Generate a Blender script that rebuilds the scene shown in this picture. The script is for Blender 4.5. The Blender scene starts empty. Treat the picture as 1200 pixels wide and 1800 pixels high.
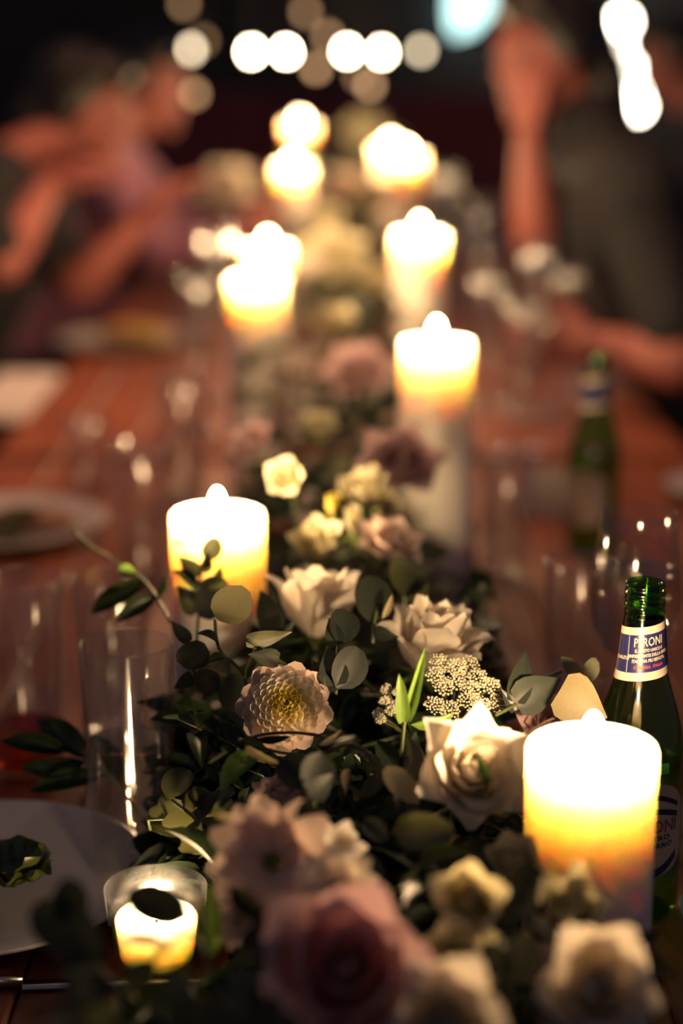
import bpy, bmesh, math, random
from mathutils import Vector, Matrix, Quaternion
random.seed(7)
SC = bpy.context.scene
C = SC.collection

# ------------------------------------------------------------------ camera
TZ = 0.75                       # height of the table tops
CAM_H = 0.566                   # lens above the table
F = 3200.0                      # focal length in pixels of the 1200 x 1800 frame
PITCH = math.radians(14.4)
CAM = Vector((0, 0, TZ + CAM_H))
FWD = Vector((0, math.cos(PITCH), -math.sin(PITCH)))
UP = Vector((0, math.sin(PITCH), math.cos(PITCH)))
RIGHT = Vector((1, 0, 0))
cd = bpy.data.cameras.new('camera')
cam = bpy.data.objects.new('camera', cd); C.objects.link(cam)
cam.location = CAM
cam.rotation_euler = (math.pi / 2 - PITCH, 0, 0)
cd.sensor_fit = 'VERTICAL'; cd.sensor_height = 36; cd.sensor_width = 24
cd.lens = F / 1800 * 36
cd.clip_start = 0.05
cd.dof.use_dof = True
cd.dof.focus_distance = 1.165
cd.dof.aperture_fstop = cd.lens / (84 * 1.165 / F * 1000)
SC.camera = cam

# ------------------------------------------------------------------ world, exposure
w = bpy.data.worlds.new('night'); SC.world = w; w.use_nodes = True
w.node_tree.nodes['Background'].inputs[0].default_value = (0.49, 0.48, 0.70, 1)
w.node_tree.nodes['Background'].inputs[1].default_value = 0.085
SC.view_settings.view_transform = 'Standard'; SC.view_settings.look = 'None'
SC.view_settings.gamma = 1; SC.view_settings.use_curve_mapping = False
SC.view_settings.exposure = 0.0
# unseen warm fill light, added to brighten the far tables and guests
al = bpy.data.lights.new('warm_fill_light', 'AREA'); al.shape = 'DISK'; al.size = 0.9; al.energy = 7.5; al.spread = math.radians(85); al.color = (1.0, 0.46, 0.24)
ao = bpy.data.objects.new('warm_fill_light', al); C.objects.link(ao); ao.location = (-0.22, 2.95, 2.7)
cy = SC.cycles
cy.use_denoising = True
cy.use_adaptive_sampling = True; cy.adaptive_threshold = 0.012
cy.caustics_reflective = False; cy.caustics_refractive = False
cy.transparent_max_bounces = 32; cy.max_bounces = 6
cy.sample_clamp_indirect = 8
FLAME_W = 4.1                  # light of one candle flame

# ------------------------------------------------------------------ helpers
def P(px, py, d):
    """the point that lies d metres deep in the view, in line with a spot of the photograph"""
    return CAM + FWD * d + RIGHT * ((px - 600) / F * d) - UP * ((py - 900) / F * d)

def T(px, py, z=0.0):
    """the point z above the table in line with a spot of the photograph"""
    r = FWD + RIGHT * ((px - 600) / F) - UP * ((py - 900) / F)
    return CAM + r * ((z - CAM_H) / r.z)

def depth(p):
    return (Vector(p) - CAM).dot(FWD)

def project(p):
    r = Vector(p) - CAM; d = r.dot(FWD)
    return 600 + F * r.dot(RIGHT) / d, 900 - F * r.dot(UP) / d, d

def view_axis(cam_=0.0, up=0.0, right=0.0):
    return (Vector((0, -1, 0)) * cam_ + Vector((0, 0, 1)) * up + RIGHT * right).normalized()

def mesh(name, verts, faces, mats=(), smooth=True, merge=False, idx=None):
    m = bpy.data.meshes.new(name); m.from_pydata([tuple(v) for v in verts], [], faces)
    for mt in (mats if isinstance(mats, (list, tuple)) else [mats]): m.materials.append(mt)
    if idx:
        for p, i in zip(m.polygons, idx): p.material_index = i
    if merge:
        bm = bmesh.new(); bm.from_mesh(m)
        bmesh.ops.remove_doubles(bm, verts=bm.verts, dist=1e-6)
        bmesh.ops.recalc_face_normals(bm, faces=bm.faces); bm.to_mesh(m); bm.free()
    if smooth:
        for p in m.polygons: p.use_smooth = True
    m.update()
    return m

def obj(name, data, parent=None, loc=None, mat=None):
    o = bpy.data.objects.new(name, data); C.objects.link(o)
    if parent is not None: o.parent = parent
    if mat is not None: o.matrix_basis = mat
    elif loc is not None: o.location = loc
    return o

def tag(o, label, cat, group=None, kind=None):
    o['label'] = label; o['category'] = cat
    if group: o['group'] = group
    if kind: o['kind'] = kind
    return o

def thing(name, label, cat, loc=(0, 0, 0), group=None):
    return tag(obj(name, None, None, loc), label, cat, group)

def lathe_geo(prof, n=32, wob=None):
    v, f = [], []
    for r, z in prof:
        for i in range(n):
            a = 2 * math.pi * i / n
            rr = r * (1 + (wob(a, z) if wob else 0))
            v.append((rr * math.cos(a), rr * math.sin(a), z))
    for k in range(len(prof) - 1):
        for i in range(n):
            j = (i + 1) % n
            f.append((k * n + i, k * n + j, (k + 1) * n + j, (k + 1) * n + i))
    return v, f

def lathe(name, prof, mat, n=32, wob=None):
    v, f = lathe_geo(prof, n, wob)
    return mesh(name, v, f, mat, merge=True)

def box_geo(x0, x1, y0, y1, z0, z1, b=0.0):
    """a box with its upper edges bevelled by b"""
    v = [(x0, y0, z0), (x1, y0, z0), (x1, y1, z0), (x0, y1, z0)]
    if b <= 0:
        v += [(x0, y0, z1), (x1, y0, z1), (x1, y1, z1), (x0, y1, z1)]
        f = [(3, 2, 1, 0), (4, 5, 6, 7)] + [(i, (i + 1) % 4, 4 + (i + 1) % 4, 4 + i) for i in range(4)]
    else:
        v += [(x0, y0, z1 - b), (x1, y0, z1 - b), (x1, y1, z1 - b), (x0, y1, z1 - b)]
        v += [(x0 + b, y0 + b, z1), (x1 - b, y0 + b, z1), (x1 - b, y1 - b, z1), (x0 + b, y1 - b, z1)]
        f = [(3, 2, 1, 0), (8, 9, 10, 11)]
        for k in (0, 4): f += [(k + i, k + (i + 1) % 4, k + 4 + (i + 1) % 4, k + 4 + i) for i in range(4)]
    return v, f

def box(name, x0, x1, y0, y1, z0, z1, mat, parent=None, b=0.0, loc=None):
    v, f = box_geo(x0, x1, y0, y1, z0, z1, b)
    return obj(name, mesh(name, v, f, mat, smooth=False), parent, loc)

def tube_geo(pts, radii, n=6, off=0):
    pts = [Vector(p) for p in pts]
    if not isinstance(radii, (list, tuple)): radii = [radii] * len(pts)
    v, f = [], []
    prev = None
    for k, p in enumerate(pts):
        t = (pts[min(k + 1, len(pts) - 1)] - pts[max(k - 1, 0)]).normalized()
        a = prev if prev is not None else t.orthogonal()
        a = (a - t * a.dot(t)).normalized(); prev = a
        b = t.cross(a)
        for i in range(n):
            q = 2 * math.pi * i / n
            v.append(p + (a * math.cos(q) + b * math.sin(q)) * radii[k])
    for k in range(len(pts) - 1):
        for i in range(n):
            j = (i + 1) % n
            f.append((off + k * n + i, off + k * n + j, off + (k + 1) * n + j, off + (k + 1) * n + i))
    f.append(tuple(off + i for i in range(n))[::-1]); e = (len(pts) - 1) * n
    f.append(tuple(off + e + i for i in range(n)))
    return v, f

def tube(name, pts, radii, mat, n=6):
    v, f = tube_geo(pts, radii, n)
    return mesh(name, v, f, mat)

def smooth_path(pts, sub=4):
    pts = [Vector(p) for p in pts]; out = []
    for i in range(len(pts) - 1):
        p0 = pts[max(i - 1, 0)]; p1 = pts[i]; p2 = pts[i + 1]; p3 = pts[min(i + 2, len(pts) - 1)]
        for k in range(sub):
            t = k / sub
            out.append(0.5 * ((2 * p1) + (p2 - p0) * t + (2 * p0 - 5 * p1 + 4 * p2 - p3) * t * t + (3 * p1 - p0 - 3 * p2 + p3) * t ** 3))
    out.append(pts[-1])
    return out

def frame(y, n):
    """rotation matrix with +Y along y and +Z as near n as it can be"""
    y = y.normalized(); x = y.cross(n)
    if x.length < 1e-5: x = y.orthogonal()
    x.normalize(); z = x.cross(y)
    return Matrix((x, y, z)).transposed().to_4x4()

# ------------------------------------------------------------------ materials
def new_mat(name):
    m = bpy.data.materials.new(name); m.use_nodes = True
    nt = m.node_tree
    return m, nt, nt.nodes['Principled BSDF'], nt.nodes['Material Output']

def plain(name, col, rough=0.6, metal=0.0, spec=0.5, noise=0.0, nscale=30, bump=0.0, coat=0.0):
    m, nt, b, out = new_mat(name)
    b.inputs['Base Color'].default_value = (*col, 1); b.inputs['Roughness'].default_value = rough
    b.inputs['Metallic'].default_value = metal; b.inputs['Specular IOR Level'].default_value = spec
    b.inputs['Coat Weight'].default_value = coat
    if noise or bump:
        tc = nt.nodes.new('ShaderNodeTexCoord'); n = nt.nodes.new('ShaderNodeTexNoise')
        n.inputs['Scale'].default_value = nscale; n.inputs['Detail'].default_value = 4
        nt.links.new(tc.outputs['Object'], n.inputs['Vector'])
        if noise:
            r = nt.nodes.new('ShaderNodeValToRGB')
            r.color_ramp.elements[0].position = 0.3; r.color_ramp.elements[1].position = 0.7
            r.color_ramp.elements[0].color = (*[c * (1 - noise) for c in col], 1)
            r.color_ramp.elements[1].color = (*[min(1, c * (1 + noise)) for c in col], 1)
            nt.links.new(n.outputs['Fac'], r.inputs['Fac']); nt.links.new(r.outputs['Color'], b.inputs['Base Color'])
        if bump:
            bp = nt.nodes.new('ShaderNodeBump'); bp.inputs['Strength'].default_value = bump; bp.inputs['Distance'].default_value = 0.004
            nt.links.new(n.outputs['Fac'], bp.inputs['Height']); nt.links.new(bp.outputs['Normal'], b.inputs['Normal'])
    return m

def thin(name, col, trans=0.35, gloss=0.0, rough=0.45, noise=0.15, nscale=25, tcol=None):
    """petals and leaves: light passes through them"""
    m, nt, b, out = new_mat(name); nt.nodes.remove(b)
    tc = nt.nodes.new('ShaderNodeTexCoord'); n = nt.nodes.new('ShaderNodeTexNoise')
    n.inputs['Scale'].default_value = nscale; n.inputs['Detail'].default_value = 3
    nt.links.new(tc.outputs['Object'], n.inputs['Vector'])
    oi = nt.nodes.new('ShaderNodeObjectInfo')
    ad = nt.nodes.new('ShaderNodeMath'); ad.operation = 'ADD'
    ms = nt.nodes.new('ShaderNodeMath'); ms.operation = 'MULTIPLY_ADD'; ms.inputs[1].default_value = 0.5; ms.inputs[2].default_value = -0.25
    nt.links.new(oi.outputs['Random'], ms.inputs[0])
    nt.links.new(n.outputs['Fac'], ad.inputs[0]); nt.links.new(ms.outputs[0], ad.inputs[1])
    r = nt.nodes.new('ShaderNodeValToRGB')
    r.color_ramp.elements[0].position = 0.2; r.color_ramp.elements[1].position = 0.8
    r.color_ramp.elements[0].color = (*[c * (1 - noise) for c in col], 1)
    r.color_ramp.elements[1].color = (*[min(1, c * (1 + noise)) for c in col], 1)
    nt.links.new(ad.outputs[0], r.inputs['Fac'])
    d = nt.nodes.new('ShaderNodeBsdfDiffuse'); t = nt.nodes.new('ShaderNodeBsdfTranslucent')
    mx = nt.nodes.new('ShaderNodeMixShader'); mx.inputs[0].default_value = trans
    nt.links.new(r.outputs[0], d.inputs['Color'])
    if tcol: t.inputs['Color'].default_value = (*tcol, 1)
    else: nt.links.new(r.outputs[0], t.inputs['Color'])
    nt.links.new(d.outputs[0], mx.inputs[1]); nt.links.new(t.outputs[0], mx.inputs[2])
    last = mx
    if gloss:
        g = nt.nodes.new('ShaderNodeBsdfGlossy'); g.inputs['Roughness'].default_value = rough
        m2 = nt.nodes.new('ShaderNodeMixShader'); m2.inputs[0].default_value = gloss
        nt.links.new(mx.outputs[0], m2.inputs[1]); nt.links.new(g.outputs[0], m2.inputs[2]); last = m2
    nt.links.new(last.outputs[0], out.inputs['Surface'])
    return m

def glass(name, tint=(0.97, 0.97, 0.97), rough=0.06, ior=1.5, extra=0.0, gcol=(1, 1, 1)):
    """thin-walled glass: a clear wall that mirrors more the flatter it is seen"""
    m, nt, b, out = new_mat(name); nt.nodes.remove(b)
    t = nt.nodes.new('ShaderNodeBsdfTransparent'); t.inputs['Color'].default_value = (*tint, 1)
    g = nt.nodes.new('ShaderNodeBsdfGlossy'); g.inputs['Roughness'].default_value = rough; g.inputs['Color'].default_value = (*gcol, 1)
    lw = nt.nodes.new('ShaderNodeLayerWeight'); lw.inputs['Blend'].default_value = 0.5
    pw = nt.nodes.new('ShaderNodeMath'); pw.operation = 'POWER'; pw.inputs[1].default_value = 5.0
    nt.links.new(lw.outputs['Facing'], pw.inputs[0])
    f0 = ((ior - 1) / (ior + 1)) ** 2 + extra
    ad = nt.nodes.new('ShaderNodeMath'); ad.operation = 'MULTIPLY_ADD'; ad.use_clamp = True; ad.inputs[1].default_value = 0.8; ad.inputs[2].default_value = f0
    nt.links.new(pw.outputs[0], ad.inputs[0])
    mx = nt.nodes.new('ShaderNodeMixShader'); nt.links.new(ad.outputs[0], mx.inputs[0])
    nt.links.new(t.outputs[0], mx.inputs[1]); nt.links.new(g.outputs[0], mx.inputs[2])
    nt.links.new(mx.outputs[0], out.inputs['Surface'])
    return m

def glow(name, col, strength, clear=False):
    m, nt, b, out = new_mat(name); nt.nodes.remove(b)
    e = nt.nodes.new('ShaderNodeEmission'); e.inputs['Color'].default_value = (*col, 1); e.inputs['Strength'].default_value = strength
    if clear:
        t = nt.nodes.new('ShaderNodeBsdfTransparent'); a = nt.nodes.new('ShaderNodeAddShader')
        nt.links.new(e.outputs[0], a.inputs[0]); nt.links.new(t.outputs[0], a.inputs[1]); e = a
        m.cycles.emission_sampling = 'NONE'
    nt.links.new(e.outputs[0], out.inputs['Surface'])
    return m

def wood(name, col, rough=0.4):
    m, nt, b, out = new_mat(name)
    tc = nt.nodes.new('ShaderNodeTexCoord'); mp = nt.nodes.new('ShaderNodeMapping'); mp.inputs['Scale'].default_value = (14, 0.9, 14)
    n = nt.nodes.new('ShaderNodeTexNoise'); n.inputs['Scale'].default_value = 3.5; n.inputs['Detail'].default_value = 7; n.inputs['Distortion'].default_value = 0.6
    oi = nt.nodes.new('ShaderNodeObjectInfo'); va = nt.nodes.new('ShaderNodeVectorMath'); va.operation = 'ADD'
    cx = nt.nodes.new('ShaderNodeCombineXYZ')
    ml = nt.nodes.new('ShaderNodeMath'); ml.operation = 'MULTIPLY'; ml.inputs[1].default_value = 37
    nt.links.new(oi.outputs['Random'], ml.inputs[0]); nt.links.new(ml.outputs[0], cx.inputs[2])
    nt.links.new(tc.outputs['Object'], mp.inputs[0]); nt.links.new(mp.outputs[0], va.inputs[0]); nt.links.new(cx.outputs[0], va.inputs[1])
    nt.links.new(va.outputs[0], n.inputs['Vector'])
    r = nt.nodes.new('ShaderNodeValToRGB')
    r.color_ramp.elements[0].position = 0.3; r.color_ramp.elements[1].position = 0.72
    r.color_ramp.elements[0].color = (*[c * 0.55 for c in col], 1); r.color_ramp.elements[1].color = (*[c * 1.25 for c in col], 1)
    nt.links.new(n.outputs['Fac'], r.inputs['Fac']); nt.links.new(r.outputs[0], b.inputs['Base Color'])
    bp = nt.nodes.new('ShaderNodeBump'); bp.inputs['Strength'].default_value = 0.15; bp.inputs['Distance'].default_value = 0.002
    nt.links.new(n.outputs['Fac'], bp.inputs['Height']); nt.links.new(bp.outputs['Normal'], b.inputs['Normal'])
    b.inputs['Roughness'].default_value = rough; b.inputs['Specular IOR Level'].default_value = 0.25
    return m

def wax_mat(name, scale=0.0275, col=(0.95, 0.86, 0.73)):
    m, nt, b, out = new_mat(name)
    b.inputs['Base Color'].default_value = (*col, 1); b.inputs['Roughness'].default_value = 0.55
    b.inputs['Subsurface Weight'].default_value = 1; b.inputs['Subsurface Radius'].default_value = (1, 0.80, 0.62)
    b.inputs['Subsurface Scale'].default_value = scale
    return m

M = {}
M['wood'] = wood('table wood', (0.30, 0.088, 0.042), 0.5)
M['dark wood'] = plain('dark wood', (0.035, 0.02, 0.014), 0.5, noise=0.3, nscale=8)
M['wax'] = wax_mat('ivory wax')
M['wick'] = plain('charred wick', (0.01, 0.008, 0.006), 0.9)
M['flame'] = glow('flame', (1.0, 0.72, 0.36), 45, clear=True)
M['clear'] = glass('clear glass', (0.965, 0.965, 0.965), 0.16, 1.5, 0.06)
M['fine glass'] = glass('fine clear glass', (0.965, 0.965, 0.965), 0.075, 1.5, 0.04)
M['water'] = glass('water', (0.93, 0.93, 0.92), 0.03, 1.33)
M['amber'] = glass('amber drink', (0.75, 0.28, 0.12), 0.05, 1.33)
M['green glass'] = glass('green bottle glass', (0.36, 0.62, 0.20), 0.07, 1.5, 0.01)
M['china'] = plain('white china', (0.55, 0.50, 0.46), 0.25, coat=0.2)
M['linen'] = plain('white linen', (0.62, 0.58, 0.54), 0.9, noise=0.1, nscale=60, bump=0.2)
M['card'] = plain('cream card', (0.62, 0.54, 0.44), 0.8)
M['steel'] = plain('polished steel', (0.62, 0.6, 0.58), 0.18, 1.0)
M['petal white'] = thin('white petal', (0.74, 0.69, 0.60), 0.42, noise=0.08, tcol=(0.82, 0.72, 0.55))
M['petal cream'] = thin('cream petal', (0.62, 0.59, 0.40), 0.42, noise=0.1, tcol=(0.70, 0.62, 0.34))
M['petal pink'] = thin('dusty pink petal', (0.64, 0.44, 0.42), 0.36, noise=0.12)
M['petal mauve'] = thin('mauve pink petal', (0.72, 0.46, 0.45), 0.34, noise=0.14)
M['petal blush'] = thin('blush petal', (0.72, 0.59, 0.51), 0.40, noise=0.1, tcol=(0.78, 0.60, 0.47))
M['petal yellow'] = thin('yellow green petal', (0.62, 0.52, 0.12), 0.40, noise=0.12)
M['dahlia white'] = thin('dahlia white petal', (0.90, 0.83, 0.72), 0.52, noise=0.05, tcol=(0.9, 0.8, 0.6))
M['dahlia cream'] = thin('dahlia cream petal', (0.84, 0.76, 0.42), 0.45, noise=0.06, tcol=(0.86, 0.76, 0.36))
M['dahlia pink'] = thin('dahlia outer petal', (0.80, 0.65, 0.58), 0.50, noise=0.07, tcol=(0.82, 0.64, 0.52))
M['floret'] = thin('lace floret', (0.72, 0.70, 0.50), 0.3, noise=0.12)
M['sepal'] = thin('green sepal', (0.16, 0.22, 0.05), 0.3)
M['stem'] = plain('green stem', (0.09, 0.11, 0.04), 0.6, noise=0.2)
M['twig'] = plain('brown twig', (0.10, 0.065, 0.04), 0.7, noise=0.2)
M['euc'] = thin('eucalyptus leaf', (0.037, 0.048, 0.035), 0.22, 0.05, 0.4, noise=0.35, tcol=(0.12, 0.13, 0.04))
M['euc pale'] = thin('pale eucalyptus leaf', (0.145, 0.155, 0.10), 0.30, 0.05, 0.45, noise=0.2, tcol=(0.22, 0.2, 0.08))
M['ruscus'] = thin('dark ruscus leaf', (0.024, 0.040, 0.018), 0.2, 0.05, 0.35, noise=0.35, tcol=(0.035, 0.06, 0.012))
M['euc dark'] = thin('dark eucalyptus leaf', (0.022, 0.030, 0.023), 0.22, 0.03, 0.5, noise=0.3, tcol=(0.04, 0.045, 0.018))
M['tan leaf'] = thin('tan leaf', (0.17, 0.14, 0.065), 0.3, 0.03, 0.5, noise=0.12)
M['fresh'] = thin('fresh green blade', (0.20, 0.34, 0.06), 0.45, 0.05, 0.4, noise=0.2)
M['lit leaf'] = thin('leaf painted as lit', (0.60, 0.52, 0.30), 0.4, 0.03, 0.4, noise=0.1)  # light caught by these leaves, painted in as a pale cream colour
M['foam'] = plain('wet floral foam', (0.012, 0.02, 0.010), 0.95, noise=0.3, nscale=60, bump=0.4)
M['black cloth'] = plain('black cloth', (0.012, 0.012, 0.014), 0.9, noise=0.3, nscale=40)
M['navy cloth'] = plain('navy cloth', (0.012, 0.014, 0.022), 0.9, noise=0.3, nscale=40)
M['mauve cloth'] = plain('mauve cloth', (0.30, 0.12, 0.17), 0.9, noise=0.2, nscale=40)
M['maroon cloth'] = plain('maroon upholstery', (0.20, 0.035, 0.045), 0.85, noise=0.2, nscale=20)
M['skin'] = plain('skin', (0.36, 0.118, 0.09), 0.55, noise=0.06, nscale=20)
M['hair'] = plain('dark hair', (0.010, 0.008, 0.007), 0.45, noise=0.4, nscale=80)
M['wall'] = plain('dark plaster', (0.035, 0.032, 0.034), 0.9, noise=0.3, nscale=1.5)
M['floor'] = plain('dark floor', (0.03, 0.022, 0.018), 0.6, noise=0.3, nscale=3)

# ------------------------------------------------------------------ setting
def structure(name, o):
    o['kind'] = 'structure'; return o
structure('floor', box('floor', -5, 5, -2, 10, -0.1, 0, M['floor']))
structure('wall_back', box('wall_back', -5, 5, 9.0, 9.15, 0, 3.2, M['wall']))
structure('baseboard_back', box('baseboard_back', -5, 5, 8.975, 9.0, 0, 0.12, M['dark wood'], b=0.01))

# ------------------------------------------------------------------ three tables end to end
TW = 0.50
def table(y0, y1, label):
    t = thing('dining_table', label, 'table', (0, (y0 + y1) / 2, 0), 'wooden tables pushed end to end')
    hl = (y1 - y0) / 2; n = 10; pw = 2 * TW / n
    for i in range(n):
        x0 = -TW + i * pw
        box('plank', x0 + 0.0008, x0 + pw - 0.0008, -hl, hl, TZ - 0.032, TZ - (0.0006 if i % 2 else 0.0), M['wood'], t, b=0.0025)
    for s in (-1, 1):
        box('apron', s * (TW - 0.07) - 0.012, s * (TW - 0.07) + 0.012, -hl + 0.07, hl - 0.07, TZ - 0.12, TZ - 0.032, M['dark wood'], t)
        box('end_rail', -TW + 0.09, TW - 0.09, s * (hl - 0.07) - 0.012, s * (hl - 0.07) + 0.012, TZ - 0.12, TZ - 0.032, M['dark wood'], t)
        for q in (-1, 1):
            v, f = lathe_geo([(0.0, 0), (0.02, 0), (0.024, 0.3), (0.033, TZ - 0.14), (0.035, TZ - 0.033), (0, TZ - 0.033)], 4)
            a = math.radians(45); rot = [(x * math.cos(a) - y * math.sin(a), x * math.sin(a) + y * math.cos(a), z) for x, y, z in v]
            obj('leg', mesh('leg', rot, f, M['dark wood'], smooth=False, merge=True), t, (q * (TW - 0.075), s * (hl - 0.075), 0))
    return t
table(0.50, 2.49, 'wooden plank table nearest the lens, under the dahlia and green bottle')
table(2.53, 4.50, 'wooden plank table beyond the first gap, under the tall candle group')
table(4.54, 6.40, 'wooden plank table at the far end before the hanging bulbs')

# ------------------------------------------------------------------ candles
CR = 0.0375
flame_prof = [(0, 0), (0.0030, 0.001), (0.0052, 0.005), (0.0064, 0.010), (0.0064, 0.015), (0.0054, 0.019), (0.0038, 0.0225), (0.0018, 0.0245), (0, 0.025)]
flame_mesh = lathe('flame', flame_prof, M['flame'], 16)
def flame_light(parent, loc, watts, name='flame_light'):
    l = bpy.data.lights.new(name, 'POINT'); l.energy = watts; l.color = (1.0, 0.64, 0.34); l.shadow_soft_size = 0.008
    o = bpy.data.objects.new(name, l); C.objects.link(o); o.parent = parent; o.location = loc
    return o
KEEP = []      # (px, py, radius px, depth): things in plain view that the filler leaves must not cover
def candle(px, py, d, label, watts=1.0, r=CR):
    p = P(px, py, d); H = p.z - TZ
    t = thing('pillar_candle', label, 'candle', (p.x, p.y, TZ), 'lit ivory pillar candles')
    ph = random.uniform(0, 6)
    wob = lambda a, z: 0.006 * math.sin(2 * a + ph) * (z > H * 0.8) + 0.003 * math.sin(3 * a + ph * 2)
    prof = [(0, 0), (r - 0.002, 0), (r, 0.002)] + [(r, H * k) for k in (0.25, 0.5, 0.75, 0.9)] + [(r, H - 0.004), (r - 0.0012, H - 0.001), (r - 0.003, H),
            (r - 0.0055, H - 0.002), (r - 0.008, H - 0.012), (r - 0.013, H - 0.020), (r * 0.45, H - 0.0235), (0, H - 0.024)]
    obj('wax_body', lathe('wax_body', prof, M['wax'], 48, wob), t)
    obj('wick', tube('wick', [(0, 0, H - 0.026), (0.0003, 0, H - 0.015), (0.0015, 0, H - 0.009)], [0.0013, 0.0012, 0.001], M['wick']), t)
    k_ = 1.0 if d < 1.5 else 1.12
    obj('flame', flame_mesh, t, mat=Matrix.Translation((0, 0, H - 0.006)) @ Matrix.Diagonal((k_ ** 0.5, k_ ** 0.5, k_, 1)))
    flame_light(t, (0, 0, H + (0.014 if d < 1.5 else 0.018)), FLAME_W * watts)
    KEEP.append((px, py + 60, r / d * F * 0.9, d - 0.0)); KEEP.append((px, py, r / d * F * 1.15, d)) 
    return t
candle(1041, 1306, 1.034, 'thick pillar candle in front of the labelled green bottle')
candle(382, 898, 1.43, 'pillar candle behind the eucalyptus leaves, beside the white roses')
candle(767, 598, 1.83, 'tall pillar candle standing alone behind the pale pink rose')
candle(451, 487, 2.35, 'front one of two overlapping candles left of the pale green blooms', 1.5)
candle(471, 434, 2.95, 'candle half hidden directly behind another candle, left of garland', 1.5)
candle(738, 410, 2.55, 'blurred candle right of the pale green blooms', 1.5)
candle(515, 292, 4.0, 'small blurred candle in front of the farthest candle', 1.5)
candle(687, 258, 4.1, 'far blurred candle, left of a touching pair on the right', 1.5)
candle(714, 272, 3.8, 'far blurred candle, right of a touching pair', 1.5)
candle(528, 218, 5.0, 'farthest pillar candle, highest in the photo', 1.5)

KEEP += [(770, 740, 62, 1.84), (778, 830, 58, 1.84), (785, 910, 50, 1.84)]

# ------------------------------------------------------------------ hanging bulbs and lamps behind the tables
bulb_mesh_cache = {}
def hanging_bulb(px, py, d, label, strength, col, r=0.012):
    p = P(px, py, d)
    t = thing('hanging_bulb', label, 'light bulb', p, 'small bulbs hanging behind the tables')
    prof = [(0, -r), (r * 0.5, -r * 0.87), (r * 0.87, -r * 0.5), (r, 0), (r * 0.87, r * 0.5), (r * 0.55, r * 0.95), (r * 0.4, r * 1.3), (0, r * 1.3)]
    obj('bulb', lathe('bulb', prof, glow('bulb glow %g' % strength, col, strength), 16), t)
    obj('socket', lathe('socket', [(0, r * 1.25), (r * 0.45, r * 1.25), (r * 0.5, r * 2.4), (r * 0.2, r * 2.7), (0, r * 2.7)], M['wick'], 12), t)
    obj('cord', tube('cord', [(0, 0, r * 2.6), (0, 0, 3.0 - p.z)], 0.002, M['wick']), t)
WARM = (1.0, 0.80, 0.52); TAN = (1.0, 0.56, 0.27)
for px, py, d, s, col, lab in [
    (442, 92, 4.9, 90, WARM, 'brightest round bulb, leftmost of the upper row of four'),
    (503, 92, 4.9, 90, WARM, 'bright round bulb, second in the upper row of four'),
    (610, 91, 4.9, 90, WARM, 'bright round bulb, third in the upper row of four'),
    (671, 93, 4.9, 75, WARM, 'bright round bulb, rightmost of the upper row of four'),
    (336, 88, 4.8, 14, WARM, 'warm bulb left of the upper row of bulbs'),
    (740, 90, 4.9, 8, WARM, 'warm bulb right of the upper row of bulbs'),
    (323, 8, 5.0, 2.2, TAN, 'dim tan bulb cut by the top edge, upper left'),
    (537, 22, 5.0, 2.6, TAN, 'dim tan bulb above the gap in the upper row'),
    (576, 64, 5.0, 3, TAN, 'dim tan bulb just above and left of the third bright bulb'),
    (555, 121, 4.8, 4, TAN, 'dim tan bulb under the gap in the upper row'),
    (650, 151, 4.8, 4, TAN, 'dim tan bulb under the two right bright bulbs'),
    (630, 135, 5.0, 1.8, TAN, 'faint tan bulb behind another tan bulb'),
    (357, 72, 5.2, 1.5, TAN, 'faint tan bulb overlapping the warm bulb at upper left'),
    (342, 166, 4.6, 3, TAN, 'soft tan bulb above the mauve blouse'),
    ]:
    hanging_bulb(px, py, d, lab, s, col)
for k, (px, py, lab) in enumerate([(1094, 38, 'topmost'), (1085, 82, 'second from top'), (1106, 124, 'middle'), (1132, 160, 'fourth from top'), (1119, 187, 'lowest')]):
    p = P(px, py, 8.2)
    t = thing('wall_globe_lamp', lab + ' white globe lamp of the column on the back wall at right', 'lamp', p, 'globe lamps on the back wall')
    r = 0.034
    obj('globe', lathe('globe', [(0, -r), (r * 0.5, -r * 0.87), (r * 0.87, -r * 0.5), (r, 0), (r * 0.87, r * 0.5), (r * 0.5, r * 0.87), (0, r)], glow('globe glow', (1.0, 0.86, 0.66), 45), 20), t)
    dy = 9.0 - p.y
    obj('bracket', tube('bracket', [(0, r * 0.8, 0), (0, dy * 0.6, 0.02), (0, dy, 0.02)], 0.008, M['wick']), t)
p = P(822, 22, 8.6)
t = thing('wall_lantern', 'cool white lantern glowing on the back wall at the top edge', 'lamp', p)
v, f = [], []
poly = [(-0.06, -0.10), (0.02, -0.075), (0.10, 0.02), (0.10, 0.13), (-0.07, 0.13), (-0.075, 0.0)]
for y in (0, 0.12): v += [(x, y, z) for x, z in poly]
f = [tuple(range(6)), tuple(range(6, 12))[::-1]] + [(i, i + 6, (i + 1) % 6 + 6, (i + 1) % 6) for i in range(6)]
obj('shade', mesh('shade', v, f, glow('cool lantern glow', (0.62, 1.0, 0.95), 3.2), smooth=False, merge=True), t)
box('back_plate', -0.09, 0.12, 0.12, 9.0 - p.y, -0.12, 0.15, M['wick'], t)

# maroon bench against the back wall
t = thing('bench', 'maroon upholstered bench along the back wall beyond the tables', 'bench', (0.0, 7.9, 0))
box('seat', -0.85, 0.85, -0.28, 0.28, 0.30, 0.47, M['maroon cloth'], t, b=0.04)
box('base', -0.82, 0.82, -0.22, 0.26, 0, 0.30, M['dark wood'], t)
for i in range(3):
    box('back_cushion', -0.85 + i * 0.5667 + 0.005, -0.85 + (i + 1) * 0.5667 - 0.005, 0.16, 0.34, 0.47, 1.12, M['maroon cloth'], t, b=0.04)

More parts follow.
